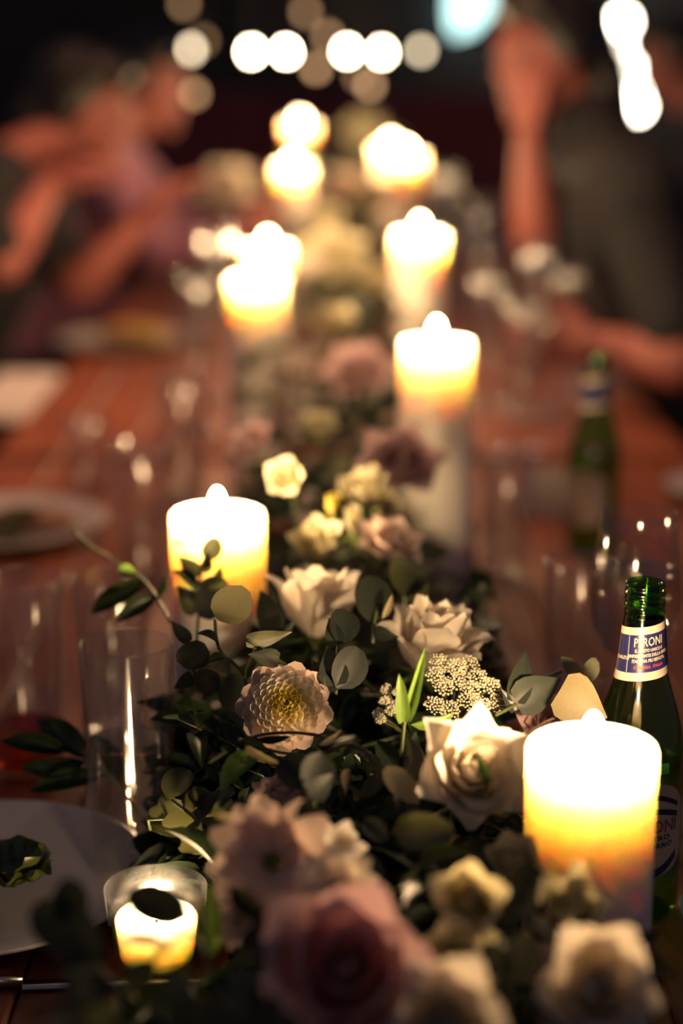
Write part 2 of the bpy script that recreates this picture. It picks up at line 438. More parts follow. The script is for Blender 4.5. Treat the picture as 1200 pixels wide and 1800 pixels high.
# ------------------------------------------------------------------ glassware
def tumbler(px, py, d, D, label, H=None, fill=0.5, liquid='water', name='tumbler', group='clear glass tumblers', foot=0.9, z0=0.0, gm='clear'):
    p = P(px, py, d); H = H or (p.z - TZ); r = D / 2; rb = r * foot; wl = 0.0019
    t = thing(name, label, 'glass', (p.x, p.y, TZ + z0), group)
    prof = [(0, 0.0), (rb - 0.003, 0), (rb, 0.003), (rb + (r - rb) * 0.5, H * 0.5), (r, H - 0.0012), (r - wl * 0.5, H), (r - wl, H - 0.0012),
            (rb + (r - rb) * 0.5 - wl, H * 0.5), (rb - wl, 0.014), (rb - 0.005, 0.0095), (0, 0.009)]
    obj('glass_wall', lathe('glass_wall', prof, M[gm], 40), t)
    if fill:
        h = H * fill; rr = lambda z: rb + (r - rb) * z / H - wl - 0.0003
        obj('water' if liquid == 'water' else 'drink', lathe('liquid', [(0, 0.0100), (rb - 0.0055, 0.0100), (rr(0.014), 0.0145), (rr(h), h), (rr(h) - 0.002, h - 0.0006), (0, h - 0.0006)], M[liquid], 36), t)
    return t
def wineglass(px, py, d, D, label, name='wine_glass', bowl=0.11, rbowl=0.034, fill=0.45, stemless=False, group='stemmed wine glasses'):
    p = P(px, py, d); H = p.z - TZ; r = D / 2; z0 = H - bowl; R = rbowl
    t = thing(name, label, 'glass', (p.x, p.y, TZ), group)
    out = [(r, H), (r + (R - r) * 0.55, z0 + bowl * 0.70), (R, z0 + bowl * 0.42), (R * 0.93, z0 + bowl * 0.24), (R * 0.70, z0 + bowl * 0.10), (R * 0.35, z0 + bowl * 0.02), (0.006, z0 - 0.004)]
    prof = [(max(a - 0.0011, 0), b + (0.001 if k > 3 else 0)) for k, (a, b) in enumerate(out[:-1])][::-1]
    prof = [(0, z0 + 0.0045)] + prof + [(r - 0.0005, H + 0.0006)] + out
    obj('bowl', lathe('bowl', prof, M['fine glass' if d < 1.5 else 'clear'], 44), t)
    obj('stem', lathe('stem', [(0.006, z0 - 0.004), (0.0042, z0 - 0.015), (0.0036, max(z0 * 0.5, 0.02)), (0.005, 0.011), (0.010, 0.006)], M['clear'], 20), t)
    obj('foot', lathe('foot', [(0.010, 0.006), (0.022, 0.0032), (0.032, 0.002), (0.033, 0.001), (0.032, 0.0), (0, 0.0)], M['clear'], 40), t)
    if fill:
        h = z0 + bowl * fill
        pr = [(max(a - 0.0016, 0), b + 0.0012) for a, b in out[:-1] if b < h][::-1]
        k = next(i for i in range(len(out) - 1) if out[i + 1][1] < h <= out[i][1])
        a = out[k + 1][0] + (out[k][0] - out[k + 1][0]) * (h - out[k + 1][1]) / (out[k][1] - out[k + 1][1]) - 0.0016
        obj('water', lathe('water', [(0, z0 + 0.006)] + pr + [(a, h), (a - 0.002, h - 0.0006), (0, h - 0.0006)], M['water'], 40), t)
    return t
tumbler(221, 1129, 1.24, 0.0645, 'tall water glass in sharp focus left of the dahlia', fill=0.58, foot=0.93, gm='fine glass')
KEEP.append((221, 1200, 100, 1.24)); KEEP.append((221, 1320, 85, 1.24))
tumbler(36, 1014, 1.42, 0.066, 'tumbler with an orange drink, cut by the left edge', fill=0.25, liquid='amber')
tumbler(192, 1012, 1.50, 0.064, 'empty tumbler behind the tall water glass', fill=0.0)
tumbler(1023, 982, 1.52, 0.062, 'tumbler standing behind and left of the wine glass', fill=0.3)
wineglass(1124, 898, 1.33, 0.0545, 'wine glass of water directly behind the near green bottle', bowl=0.115, rbowl=0.0345, fill=0.60)
tumbler(247, 778, 1.95, 0.066, 'blurred tumbler left of the leaf-covered candle', fill=0.4)
tumbler(318, 655, 2.30, 0.062, 'blurred tall glass with a bright glint right of the orange table patch', fill=0.5)
tumbler(150, 660, 2.35, 0.062, 'blurred tumbler on the sunny-orange patch of table at left', fill=0.3, H=0.10)
wineglass(378, 395, 2.9, 0.052, 'blurred champagne flute left of the two overlapping candles', name='champagne_flute', bowl=0.165, rbowl=0.0275, fill=0.5, group='champagne flutes')
wineglass(345, 480, 2.7, 0.052, 'blurred champagne flute at the far rim of the food plate', name='champagne_flute', bowl=0.165, rbowl=0.0275, fill=0.5, group='champagne flutes')
tumbler(893, 800, 1.95, 0.058, 'tall narrow glass right of the lone tall candle', fill=0.6, foot=0.85)
wineglass(945, 420, 2.8, 0.052, 'blurred champagne flute in front of the black-clad guest', name='champagne_flute', bowl=0.165, rbowl=0.0275, fill=0.5, group='champagne flutes')
wineglass(920, 520, 2.55, 0.052, 'blurred champagne flute above the guest\'s hand', name='champagne_flute', bowl=0.165, rbowl=0.0275, fill=0.5, group='champagne flutes')
wineglass(1000, 462, 2.95, 0.052, 'blurred champagne flute nearest the guest\'s black sleeve', name='champagne_flute', bowl=0.165, rbowl=0.0275, fill=0.5, group='champagne flutes')
wineglass(845, 345, 3.5, 0.052, 'far blurred champagne flute right of the touching candle pair', name='champagne_flute', bowl=0.165, rbowl=0.0275, fill=0.5, group='champagne flutes')
wineglass(858, 480, 2.9, 0.052, 'blurred champagne flute just right of the blurred right candle', name='champagne_flute', bowl=0.165, rbowl=0.0275, fill=0.5, group='champagne flutes')
wineglass(785, 300, 4.0, 0.052, 'farthest champagne flute beside the touching candle pair', name='champagne_flute', bowl=0.165, rbowl=0.0275, fill=0.5, group='champagne flutes')

# heavy cut tumbler at the right edge
p = T(1243, 1500, 0)
t = thing('cut_tumbler', 'heavy cut-glass tumbler with square facets at the right edge', 'glass', p)
R = 0.037
facet = lambda a, z: (0.02 * (1 if math.sin(a * 9) > 0 else -1) if 0.008 < z < 0.032 else 0)
obj('glass_wall', lathe('glass_wall', [(0, 0), (R * 0.9, 0), (R * 0.95, 0.004), (R * 0.97, 0.009), (R * 1.0, 0.018), (R * 0.97, 0.031), (R, 0.034), (R * 1.05, 0.085), (R * 1.03, 0.086), (R * 0.95, 0.034), (R * 0.9, 0.02), (0, 0.018)], M['clear'], 72, facet), t)
# votive with a tea light
p = P(273, 1556, 0.985); pz = 0.055
p = T(273, 1556, pz)
t = thing('votive_holder', 'small glass votive glowing beside the white plate', 'votive', (p.x, p.y, TZ))
r = 0.0325
obj('glass_wall', lathe('glass_wall', [(0, 0), (r * 0.8, 0), (r * 0.86, 0.003), (r * 0.93, 0.03), (r, pz - 0.001), (r - 0.001, pz), (r - 0.002, pz - 0.001), (r * 0.93 - 0.002, 0.03), (r * 0.80, 0.006), (0, 0.005)], M['clear'], 40), t)
tc_ = thing('tea_light', 'white tea light burning inside the glass votive', 'candle', (p.x, p.y, TZ + 0.0058))
obj('wax_body', lathe('wax_body', [(0, 0), (0.0225, 0), (0.0235, 0.002), (0.0262, 0.027), (0.025, 0.029), (0.023, 0.025), (0, 0.0235)], wax_mat('tea light wax', 0.02), 36), tc_)
obj('wick', tube('wick', [(0, 0, 0.021), (0, 0, 0.029)], 0.001, M['wick']), tc_)
obj('flame', flame_mesh, tc_, mat=Matrix.Translation((0, 0, 0.026)) @ Matrix.Diagonal((0.7, 0.7, 0.6, 1)))
flame_light(tc_, (0, 0, 0.034), FLAME_W * 0.15)
KEEP.append((280, 1620, 110, depth(p))); KEEP.append((150, 1480, 130, depth(p)))

# ------------------------------------------------------------------ green bottles
BP = [(0, 0.006), (0.018, 0.004), (0.024, 0.0), (0.0285, 0.002), (0.0303, 0.008), (0.0305, 0.02), (0.0305, 0.108), (0.0298, 0.118), (0.0275, 0.131), (0.0235, 0.146), (0.0196, 0.158),
      (0.0170, 0.168), (0.0150, 0.185), (0.0137, 0.203), (0.0131, 0.2065)]
ring = []
for k in range(4):
    z = 0.2085 + k * 0.0042
    ring += [(0.0128, z), (0.01335, z + 0.0012), (0.01335, z + 0.0022), (0.0128, z + 0.0034)]
BP += ring + [(0.0126, 0.2262), (0.0131, 0.2272), (0.0130, 0.2288), (0.0115, 0.2298), (0.0098, 0.2290), (0.0092, 0.2265), (0.0092, 0.205), (0.0118, 0.185), (0.0145, 0.168)]
def br(z):
    for (r0, z0), (r1, z1) in zip(BP, BP[1:]):
        if z1 > z0 and z0 <= z <= z1: return r0 + (r1 - r0) * (z - z0) / (z1 - z0)
    return 0.0305
BMESH = lathe('bottle_glass', BP, M['green glass'], 48, lambda a, z: 0.012 * math.sin(7 * a + z * 900) if z > 0.207 and z < 0.226 else 0)
M['label navy'] = plain('navy label', (0.017, 0.019, 0.095), 0.3, coat=0.6)
M['label cream'] = plain('cream label', (0.60, 0.48, 0.35), 0.45)
M['label red'] = plain('red lettering', (0.45, 0.05, 0.05), 0.5)
M['label blue'] = plain('dark blue print', (0.012, 0.016, 0.05), 0.5)
M['label rust'] = plain('rust lettering', (0.28, 0.075, 0.05), 0.5)
M['label green'] = plain('green tax strip', (0.05, 0.35, 0.06), 0.5)
def wrap(pts, lift, tilt=0.0, a0=0.0):
    """flat label coordinates (x round the bottle, z up) onto the bottle; a0 turns the label"""
    out = []
    for x, z in pts:
        r = br(z) + lift; a = a0 + x / 0.016 if z > 0.15 else a0 + x / r
        zz = z + tilt * x
        r = br(zz) + lift
        out.append((r * math.sin(a), -r * math.cos(a), zz))
    return out
def label_patch(name, x0, x1, z0, z1, mat, parent, lift, tilt=0.0, a0=0.0, nx=24, nz=4):
    pts, f = [], []
    for j in range(nz + 1):
        for i in range(nx + 1): pts.append((x0 + (x1 - x0) * i / nx, z0 + (z1 - z0) * j / nz))
    for j in range(nz):
        for i in range(nx):
            a = j * (nx + 1) + i; f.append((a, a + 1, a + nx + 2, a + nx + 1))
    return obj(name, mesh(name, wrap(pts, lift, tilt, a0), f, mat), parent)
def shape_patch(name, outline_fn, mat, parent, lift, a0=0.0, n=28, m=6):
    """an outline of columns: outline_fn(t) -> (x, z low, z high)"""
    pts, f = [], []
    for i in range(n + 1):
        x, za, zb = outline_fn(i / n)
        for j in range(m + 1): pts.append((x, za + (zb - za) * j / m))
    for i in range(n):
        for j in range(m):
            a = i * (m + 1) + j; f.append((a, a + m + 1, a + m + 2, a + 1))
    return obj(name, mesh(name, wrap(pts, lift, 0, a0), f, mat), parent)
def lettering(name, text, size, x, z, mat, parent, lift, tilt=0.0, a0=0.0, bold=0.0, sx=1.0):
    c = bpy.data.curves.new('t', 'FONT'); c.body = text; c.size = size; c.align_x = 'CENTER'; c.resolution_u = 2; c.offset = bold
    o = bpy.data.objects.new('t', c); C.objects.link(o)
    dg = bpy.context.evaluated_depsgraph_get(); m = bpy.data.meshes.new_from_object(o.evaluated_get(dg))
    pts = [(v.co.x * sx + x, v.co.y + z) for v in m.vertices]; fs = [tuple(p.vertices) for p in m.polygons]
    bpy.data.objects.remove(o); bpy.data.curves.remove(c); bpy.data.meshes.remove(m)
    return obj(name, mesh(name, wrap(pts, lift, tilt, a0), fs, mat, smooth=False), parent)
def bottle(p, label, turn, full=True):
    t = thing('beer_bottle', label, 'bottle', p, 'green beer bottles'); t.rotation_euler = (0, 0, turn)
    obj('bottle_glass', BMESH, t)
    tl = 0.13
    n = label_patch('neck_label', -0.048, 0.048, 0.168, 0.2035, M['label cream'], t, 0.0003, tl, nx=48)
    label_patch('navy_band', -0.048, 0.048, 0.1735, 0.1985, M['label navy'], n, 0.0005, tl, nx=48)
    if full:
        lettering('lettering', 'PERONI', 0.0082, 0.0, 0.1905, M['label cream'], n, 0.0007, tl, -0.13, 0.00010, 0.74)
        for k, (s, z) in enumerate([('IL GUSTO UNICO E', 0.1868), ('RINFRESCANTE DELLA BIRRA', 0.1834), ('ITALIANA PIU BEVUTA', 0.1800)]):
            lettering('lettering', s, 0.0029, 0.0, z, M['label cream'], n, 0.0007, tl, -0.10, 0.0001, 0.78)
        lettering('lettering', 'E  ROSSA  ITALIA', 0.0026, 0.0, 0.1760, M['label red'], n, 0.0007, tl, -0.10, 0.00008)
        lettering('lettering', 'QUALITA', 0.0030, -0.0215, 0.1822, M['label cream'], n, 0.0007, tl, 0.0, 0.0001)
        for x in (-0.0162, -0.0270): label_patch('rule_line', x - 0.0002, x + 0.0002, 0.174, 0.198, M['label cream'], n, 0.0006, tl, nx=1)
    oval = lambda t_: (0.026 * math.cos(math.pi * (1 - t_)), 0.0665 - 0.031 * max(0.0, math.sin(math.pi * t_)) ** 0.45, 0.0665 + 0.034 * max(0.0, math.sin(math.pi * t_)) ** 0.6)
    b = shape_patch('body_label', oval, M['label cream'], t, 0.0003)
    if full:
        arc = lambda c, h, s: (lambda t_: (-0.02 + 0.04 * t_, c + s * math.sin(math.pi * t_) - h, c + s * math.sin(math.pi * t_)))
        shape_patch('emblem', arc(0.0855, 0.0035, 0.0075), M['label blue'], b, 0.0006)
        shape_patch('emblem', arc(0.0790, 0.0040, 0.0045), M['label blue'], b, 0.0006)
        shape_patch('ribbon', arc(0.0520, 0.0060, -0.0110), M['label blue'], b, 0.0006)
        lettering('lettering', 'PERONI', 0.0125, 0, 0.0665, M['label rust'], b, 0.0006, 0, 0, 0.0002, 0.9)
        lettering('lettering', 'NASTRO', 0.0050, 0.0, 0.0605, M['label blue'], b, 0.0006, 0.06, 0, 0.00015, 1.35)
        lettering('lettering', 'AZZURRO', 0.0050, 0.0, 0.0550, M['label blue'], b, 0.0006, 0.10, 0, 0.00015, 1.35)
    label_patch('tax_strip', -0.012, 0.010, 0.1075, 0.1145, M['label green'], t, 0.0004, nx=8)
    return t
p = P(1135, 1018, 1.178); q = P(1113, 1598, 1.30)
b = bottle((p.x, p.y, TZ), 'green beer bottle with navy neck label behind the near candle', math.radians(12))
KEEP.append((1135, 1150, 70, 1.17)); KEEP.append((1130, 1260, 80, 1.17))
q = P(1050, 640, 2.05)
bottle((q.x, q.y, TZ), 'blurred green beer bottle further along the table at right', math.radians(-25), False)

# ------------------------------------------------------------------ plates, food, cutlery, cards
def plate(p, R, label, z=0.0):
    t = thing('dinner_plate', label, 'plate', (p.x, p.y, TZ + z), 'white dinner plates')
    obj('plate_disc', lathe('plate_disc', [(0, 0.004), (R * 0.5, 0.004), (R * 0.55, 0.001), (R * 0.6, 0.0), (R * 0.66, 0.004), (R * 0.97, 0.0165), (R, 0.0185), (R * 0.995, 0.0205), (R * 0.97, 0.0195), (R * 0.7, 0.0105), (R * 0.62, 0.0075), (0, 0.0075)], M['china'], 64), t)
    return t
def lump(name, label, cat, p, size, mat, seed, group=None, flat=0.7, rough=0.25):
    rnd = random.Random(seed); bm = bmesh.new(); bmesh.ops.create_icosphere(bm, subdivisions=3, radius=1)
    ks = [(Vector((rnd.gauss(0, 1), rnd.gauss(0, 1), rnd.gauss(0, 1))) * 2.2, rnd.uniform(0, 6)) for _ in range(6)]
    for v in bm.verts:
        s = 1 + rough * sum(math.sin(k.dot(v.co) + a) for k, a in ks) / 3
        v.co = Vector((v.co.x * s * size[0], v.co.y * s * size[1], max(v.co.z, -0.6) * s * size[2] * flat))
    zmin = min(v.co.z for v in bm.verts)
    for v in bm.verts: v.co.z -= zmin
    m = bpy.data.meshes.new(name); bm.to_mesh(m); bm.free(); m.materials.append(mat)
    for q_ in m.polygons: q_.use_smooth = True
    return tag(obj(name, m, None, p), label, cat, group)
M['salad'] = thin('salad leaf', (0.085, 0.11, 0.022), 0.3, 0.08, 0.3, noise=0.4)
M['tomato'] = plain('tomato', (0.55, 0.08, 0.03), 0.25, noise=0.2, coat=0.4)
M['bread'] = plain('toasted bread', (0.50, 0.26, 0.10), 0.8, noise=0.3, nscale=90, bump=0.6)
M['meat'] = plain('roast meat', (0.24, 0.10, 0.06), 0.45, noise=0.35, nscale=60, bump=0.5)
M['cheese'] = plain('yellow cheese', (0.72, 0.48, 0.13), 0.5, noise=0.15)
def salad_leaf(p, s, label, seed, group):
    rnd = random.Random(seed); v, f = [], []; n, m_ = 12, 8
    for j in range(m_ + 1):
        for i in range(n + 1):
            u = i / n * 2 - 1; w_ = j / m_; rr = math.sin(math.pi * (0.12 + 0.8 * w_)) ** 0.6
            v.append((u * rr * s * 0.6, (w_ - 0.5) * s, s * (0.12 + 0.22 * u * u + 0.06 * math.sin(9 * u + seed + 5 * w_) * abs(u) + 0.10 * math.sin(math.pi * w_))))
    for j in range(m_):
        for i in range(n):
            a = j * (n + 1) + i; f.append((a, a + 1, a + n + 2, a + n + 1))
    zmin = min(q_[2] for q_ in v); v = [(a, b_, c - zmin) for a, b_, c in v]
    o = tag(obj('salad_leaf', mesh('salad_leaf', v, f, M['salad']), None, p), label, 'salad leaf', group)
    o.rotation_euler = (rnd.uniform(-0.3, 0.3), rnd.uniform(-0.3, 0.3), rnd.uniform(0, 6)); return o
pl = T(-48, 1532, 0.02); plate(Vector((pl.x, pl.y, TZ)), 0.122, 'near white dinner plate with salad at lower left')
c0 = Vector((pl.x, pl.y, TZ + 0.012))
def lettuce(p, s, label, seed):
    rnd = random.Random(seed); t = thing('lettuce_piece', label, 'lettuce', p, 'salad on the near plate')
    for k in range(9):
        v, f = [], []; n, m_ = 16, 6; ph = rnd.uniform(0, 6)
        for j in range(m_ + 1):
            for i in range(n + 1):
                u = i / n * 2 - 1; w0 = j / m_; hw = 0.55 * math.sin(math.pi * (0.08 + 0.62 * w0))
                v.append((u * hw * s, w0 * s * (1 - 0.2 * u * u), s * (0.16 * u * u + 0.10 * w0 * math.sin(6 * u + ph) + 0.05 * math.sin(11 * w0 + ph))))
        for j in range(m_):
            for i in range(n): q_ = j * (n + 1) + i; f.append((q_, q_ + 1, q_ + n + 2, q_ + n + 1))
        obj('lettuce_leaf', mesh('lettuce_leaf', v, f, M['salad']), t, mat=Matrix.Translation((0, 0, 0.004)) @ Matrix.Rotation(k * 2.4, 4, 'Z') @ Matrix.Rotation(rnd.uniform(0.35, 1.1), 4, 'X'))
lettuce(c0 + Vector((0.030, -0.012, 0)), 0.034, 'frilly lettuce at the left edge on the near plate', 21)
lettuce(c0 + Vector((0.002, -0.060, 0)), 0.030, 'frilly lettuce nearest the lens on the near plate', 22)
lump('tomato_piece', 'tomato piece among the salad on the near plate', 'tomato', c0 + Vector((-0.030, 0.030, 0.0)), (0.014, 0.012, 0.012), M['tomato'], 4)
pl = T(0, 918, 0.015); plate(Vector((pl.x, pl.y, TZ)), 0.125, 'white plate with meat, half cut by the left edge')
c0 = Vector((pl.x, pl.y, TZ + 0.010))
lump('roast_slice', 'slice of browned meat on the plate cut by the left edge', 'meat', c0 + Vector((0.045, 0.0, 0)), (0.05, 0.035, 0.02), M['meat'], 5)
salad_leaf(c0 + Vector((0.01, -0.05, 0.004)), 0.08, 'salad leaf beside the browned meat slice', 6, None)
pl = T(215, 592, 0.02); plate(Vector((pl.x, pl.y, TZ)), 0.13, 'blurred white plate of colourful food at left middle')
c0 = Vector((pl.x, pl.y, TZ + 0.010))
lump('bread_slice', 'orange toasted bread on the colourful food plate', 'bread', c0 + Vector((0.0, 0.03, 0)), (0.045, 0.035, 0.03), M['bread'], 7)
lump('cheese_piece', 'yellow cheese piece on the colourful food plate', 'cheese', c0 + Vector((0.05, -0.01, 0)), (0.03, 0.03, 0.03), M['cheese'], 8)
lump('tomato_piece', 'tomato piece behind the cheese on the colourful food plate', 'tomato', c0 + Vector((0.05, 0.05, 0)), (0.02, 0.02, 0.02), M['tomato'], 9)
salad_leaf(c0 + Vector((0.03, -0.06, 0.002)), 0.07, 'salad leaf at the front of the colourful food plate', 10, None)
pl = T(1330, 1600, 0.02); plate(Vector((pl.x, pl.y, TZ)), 0.05, 'small white plate whose rim shows at the right edge')
pl = T(1262, 850, 0.02); plate(Vector((pl.x, pl.y, TZ)), 0.07, 'small white side plate at the right edge beyond the wine glass')
# folded napkin at the left table edge
p = T(25, 700, 0)
t = thing('folded_napkin', 'folded white napkin on the left table edge', 'napkin', (p.x, p.y, TZ))
for k in range(3):
    o = box('fold', -0.06 + k * 0.003, 0.05 - k * 0.003, -0.2 + k * 0.004, 0.2 - k * 0.005, k * 0.004, k * 0.004 + 0.0038, M['linen'], t, b=0.0015)
# tent card on the right
p = T(960, 905, 0)
t = thing('tent_card', 'cream tent-folded place card left of the far green bottle', 'card', (p.x, p.y, TZ))
for s, nm in ((1, 'front_leaf'), (-1, 'back_leaf')):
    v = [(-0.03, -s * 0.02, 0), (0.03, -s * 0.02, 0), (0.03, 0, 0.06), (-0.03, 0, 0.06)]; v += [(x, y + 0.0008 * s, z) for x, y, z in v]
    obj(nm, mesh(nm, v, [(0, 1, 2, 3), (7, 6, 5, 4), (0, 4, 5, 1), (1, 5, 6, 2), (3, 7, 4, 0)], M['card'], smooth=False), t)
t.rotation_euler = (0, 0, math.radians(-14))
# table knife at lower left
p = T(40, 1740, 0)
t = thing('table_knife', 'steel table knife lying at the lower left corner', 'knife', (p.x, p.y, TZ)); t.rotation_euler = (0, 0, math.radians(4))
v, f = [], []
for i in range(9):
    u = i / 8; hw = 0.009 * (1 if u < 0.75 else math.sqrt(max(0.02, 1 - ((u - 0.75) / 0.26) ** 2)))
    v += [(u * 0.11, -hw * 0.4, 0.0012), (u * 0.11, 0.0, 0.0032), (u * 0.11, hw, 0.0018), (u * 0.11, 0, 0.0006)]
for i in range(8):
    for k in range(4): f.append((i * 4 + k, i * 4 + (k + 1) % 4, (i + 1) * 4 + (k + 1) % 4, (i + 1) * 4 + k))
obj('blade', mesh('blade', v, f, M['steel']), t)
obj('handle', tube('handle', [(0, 0.002, 0.0045), (-0.03, 0.002, 0.0055), (-0.08, 0.002, 0.006), (-0.095, 0.002, 0.005)], [0.0035, 0.0045, 0.0058, 0.003], M['steel'], 10), t)

# ------------------------------------------------------------------ blooms
def smoothstep(a, b, x):
    t = min(1, max(0, (x - a) / (b - a))); return t * t * (3 - 2 * t)
def petal_mesh(name, mat, prof, W, tip=0.0, rnd=0.25, curl=0.0, ruffle=0.0, nu=6, nv=6, amax=2.3, seed=0):
    """one petal wrapped round the bloom's axis; prof(v) gives its distance from the axis and its height"""
    v, f = [], []
    for j in range(nv + 1):
        for i in range(nu + 1):
            u = i / nu * 2 - 1; w0 = j / nv
            vv = w0 * (1 - rnd * u * u * w0) + tip * (1 - abs(u)) ** 2 * w0 ** 3
            r, z = prof(min(vv, 1.25))
            hw = W * (0.30 + 0.70 * math.sin(min(w0 / 0.75, 1) * math.pi / 2)) * (1 - 0.25 * smoothstep(0.75, 1, w0))
            a = max(-amax, min(amax, u * hw / max(r, 0.35 * W)))
            r2 = r + curl * u * u * w0 * w0 + ruffle * math.sin(u * 5 + seed) * w0 ** 3
            z2 = z + ruffle * 0.7 * math.cos(u * 7 + seed * 2) * w0 ** 3
            v.append((r2 * math.sin(a), -r2 * math.cos(a), z2))
    n = nu + 1
    for j in range(nv):
        for i in range(nu):
            a = j * n + i; f.append((a, a + 1, a + n + 1, a + n))
    return mesh(name, v, f, mat)
def lerp_prof(pts):
    def g(v):
        v = min(max(v, 0), 1.2)
        for (a, r0, z0), (b, r1, z1) in zip(pts, pts[1:]):
            if v <= b or b == pts[-1][0]:
                t = (v - a) / (b - a); return r0 + (r1 - r0) * t, z0 + (z1 - z0) * t
    return g
_cache = {}
ROSE = [  # count, profile, width, tip, curl, ruffle
    (3, [(0, .002, 0), (.5, .0065, .020), (1, .0040, .041)], .013, .02, .0, .0),
    (4, [(0, .003, 0), (.5, .0115, .019), (.85, .0120, .036), (1, .0125, .041)], .015, .02, .001, .0006),
    (5, [(0, .004, 0), (.45, .0175, .017), (.8, .0185, .034), (1, .0215, .041)], .019, .04, .002, .001),
    (5, [(0, .005, 0), (.4, .0225, .014), (.75, .0265, .032), (1, .0340, .037)], .022, .08, .003, .0015),
    (6, [(0, .006, 0), (.4, .0250, .011), (.75, .0340, .026), (1, .0455, .027)], .024, .14, .004, .002)]
def rose_layer(k, mat, s):
    key = ('rose', k, mat.name, s)
    if key not in _cache:
        n, pr, W, tip, curl, ruf = ROSE[k]
        _cache[key] = petal_mesh('petal', mat, lerp_prof(pr), W, tip, 0.28, curl, ruf, seed=s * 1.7)
    return _cache[key]
def orient(axis, spin=0.0):
    return Vector((0, 0, 1)).rotation_difference(axis.normalized()).to_matrix().to_4x4() @ Matrix.Rotation(spin, 4, 'Z')
def stem_to(root, pos, M4, length, r=0.0022):
    """a stalk from the bloom's base down into the greenery"""
    a = Vector((0, 0, 0.0)); inv = M4.to_3x3().inverted()
    down = inv @ Vector((0, 0, -1)); b = a + Vector((0, 0, -0.18)) * length + down * 0.25 * length; c = b + down * length * 0.6
    obj('stem', tube('stem', smooth_path([a, b, c], 3), r, M['stem']), root)
def sepals(root, r=0.016):
    key = ('sepal',)
    if key not in _cache:
        _cache[key] = petal_mesh('sepal', M['sepal'], lerp_prof([(0, .002, -.003), (.4, .010, -.002), (1, .021, -.004)]), .005, .5, .5, nu=4, nv=4)
    for i in range(5):
        obj('sepal', _cache[key], root, mat=Matrix.Rotation(i * 1.2566, 4, 'Z') @ Matrix.Diagonal((r / .016,) * 3 + (1,)))
def rose(px, py, d, width, axis, mat, label, layers=(0, 1, 2, 3, 4), name='rose', cat='flower', group=None, spin=None, full=0.085, open_=1.0, keep=True, stem=0.09, stretch=1.0):
    """width: how many pixels the bloom spans in the photograph"""
    rnd = random.Random(px * 7 + py)
    s = width / F * d / full
    pos = P(px, py, d) - axis.normalized() * 0.020 * s
    t = thing(name, label, cat, pos, group)
    M4 = orient(axis, rnd.uniform(0, 6) if spin is None else spin)
    t.rotation_euler = M4.to_euler(); t.scale = (s, s, s * stretch)
    th = 0.0
    for k in layers:
        n = ROSE[k][0]
        for i in range(n):
            a = th + i * 2 * math.pi / n + rnd.uniform(-0.12, 0.12)
            m = Matrix.Rotation(a, 4, 'Z') @ Matrix.Rotation(rnd.uniform(-0.10, 0.08) - (open_ - 1) * 0.25 * k, 4, 'X') @ Matrix.Diagonal((1, 1, rnd.uniform(0.94, 1.05), 1))
            obj('petal', rose_layer(k, M[mat], rnd.randint(0, 2)), t, mat=m)
        th += 0.7
    sepals(t)
    stem_to(t, pos, M4, max(0.03, (pos.z - TZ - 0.004) / 0.95) / s)
    if keep: KEEP.append((px, py, width * 0.47, d - 0.0))
    return t
def bud(px, py, d, width, axis, mat, label, group=None):
    return rose(px, py, d, width, axis, mat, label, (0, 1), 'flower_bud', 'bud', group, full=0.030, stem=0.07)
def cup_bloom(px, py, d, width, axis, mat, label, group=None):
    return rose(px, py, d, width, axis, mat, label, (0, 1, 2, 3), 'lisianthus_bloom', 'flower', group, full=0.064, stem=0.08)
def open_bloom(px, py, d, width, axis, mat, label, group=None, n=6, rows=2):
    rnd = random.Random(px * 3 + py); s = width / F * d / 0.07
    pos = P(px, py, d); t = thing('open_white_bloom', label, 'flower', pos, group)
    M4 = orient(axis, rnd.uniform(0, 6)); t.rotation_euler = M4.to_euler(); t.scale = (s, s, s)
    for q in range(rows):
        key = ('open', q, mat)
        if key not in _cache:
            _cache[key] = petal_mesh('petal', M[mat], lerp_prof([(0, .004, -.006 - q * .003), (.35, .012, -.001 - q * .004), (.7, .024, .004 - q * .006), (1, .036, .003 - q * .008)]), .018, .05, .35, .0, .0016, nu=6, nv=6)
        for i in range(n):
            obj('petal', _cache[key], t, mat=Matrix.Rotation((i + q * 0.5) * 2 * math.pi / n + rnd.uniform(-.1, .1), 4, 'Z') @ Matrix.Rotation(rnd.uniform(-.12, .12), 4, 'X'))
    obj('flower_centre', lathe('flower_centre', [(0, -.008), (.004, -.006), (.005, -.002), (.003, .0015), (0, .002)], M['sepal'], 12, lambda a, z: 0.2 * math.sin(5 * a)), t)
    stem_to(t, pos, M4, max(0.03, (pos.z - TZ - 0.004) / 0.95) / s)
    KEEP.append((px, py, width * 0.45, d))
    return t
W_, CRM = 'petal white', 'petal cream'
rose(556, 1070, 1.33, 165, view_axis(-0.22, 1, 0.05), W_, 'white rose seen from the side, right of the leaf-covered candle', (0, 1, 2, 3), full=0.068, stretch=1.18)
rose(756, 1146, 1.27, 176, view_axis(0.12, 0.9, 0.30), W_, 'white rose with folded outer petals above the lace flower', stretch=1.5)
rose(832, 1352, 1.06, 196, view_axis(0.8, 0.55, 0.28), W_, 'open white rose with a green leaf on it beside the near candle', spin=0.4)
rose(500, 1398, 1.12, 110, view_axis(0.3, 1, -0.2), 'petal blush', 'blush rose half hidden under dark leaves below the dahlia')
rose(605, 1705, 0.87, 300, view_axis(0.75, 0.7, 0.0), 'petal mauve', 'large mauve pink rose blurred at the bottom edge', (0, 1, 2, 3), full=0.068)
open_bloom(478, 1512, 0.97, 225, view_axis(0.75, 0.6, -0.15), 'petal blush', 'large open blush flower below the edge-lit leaf')
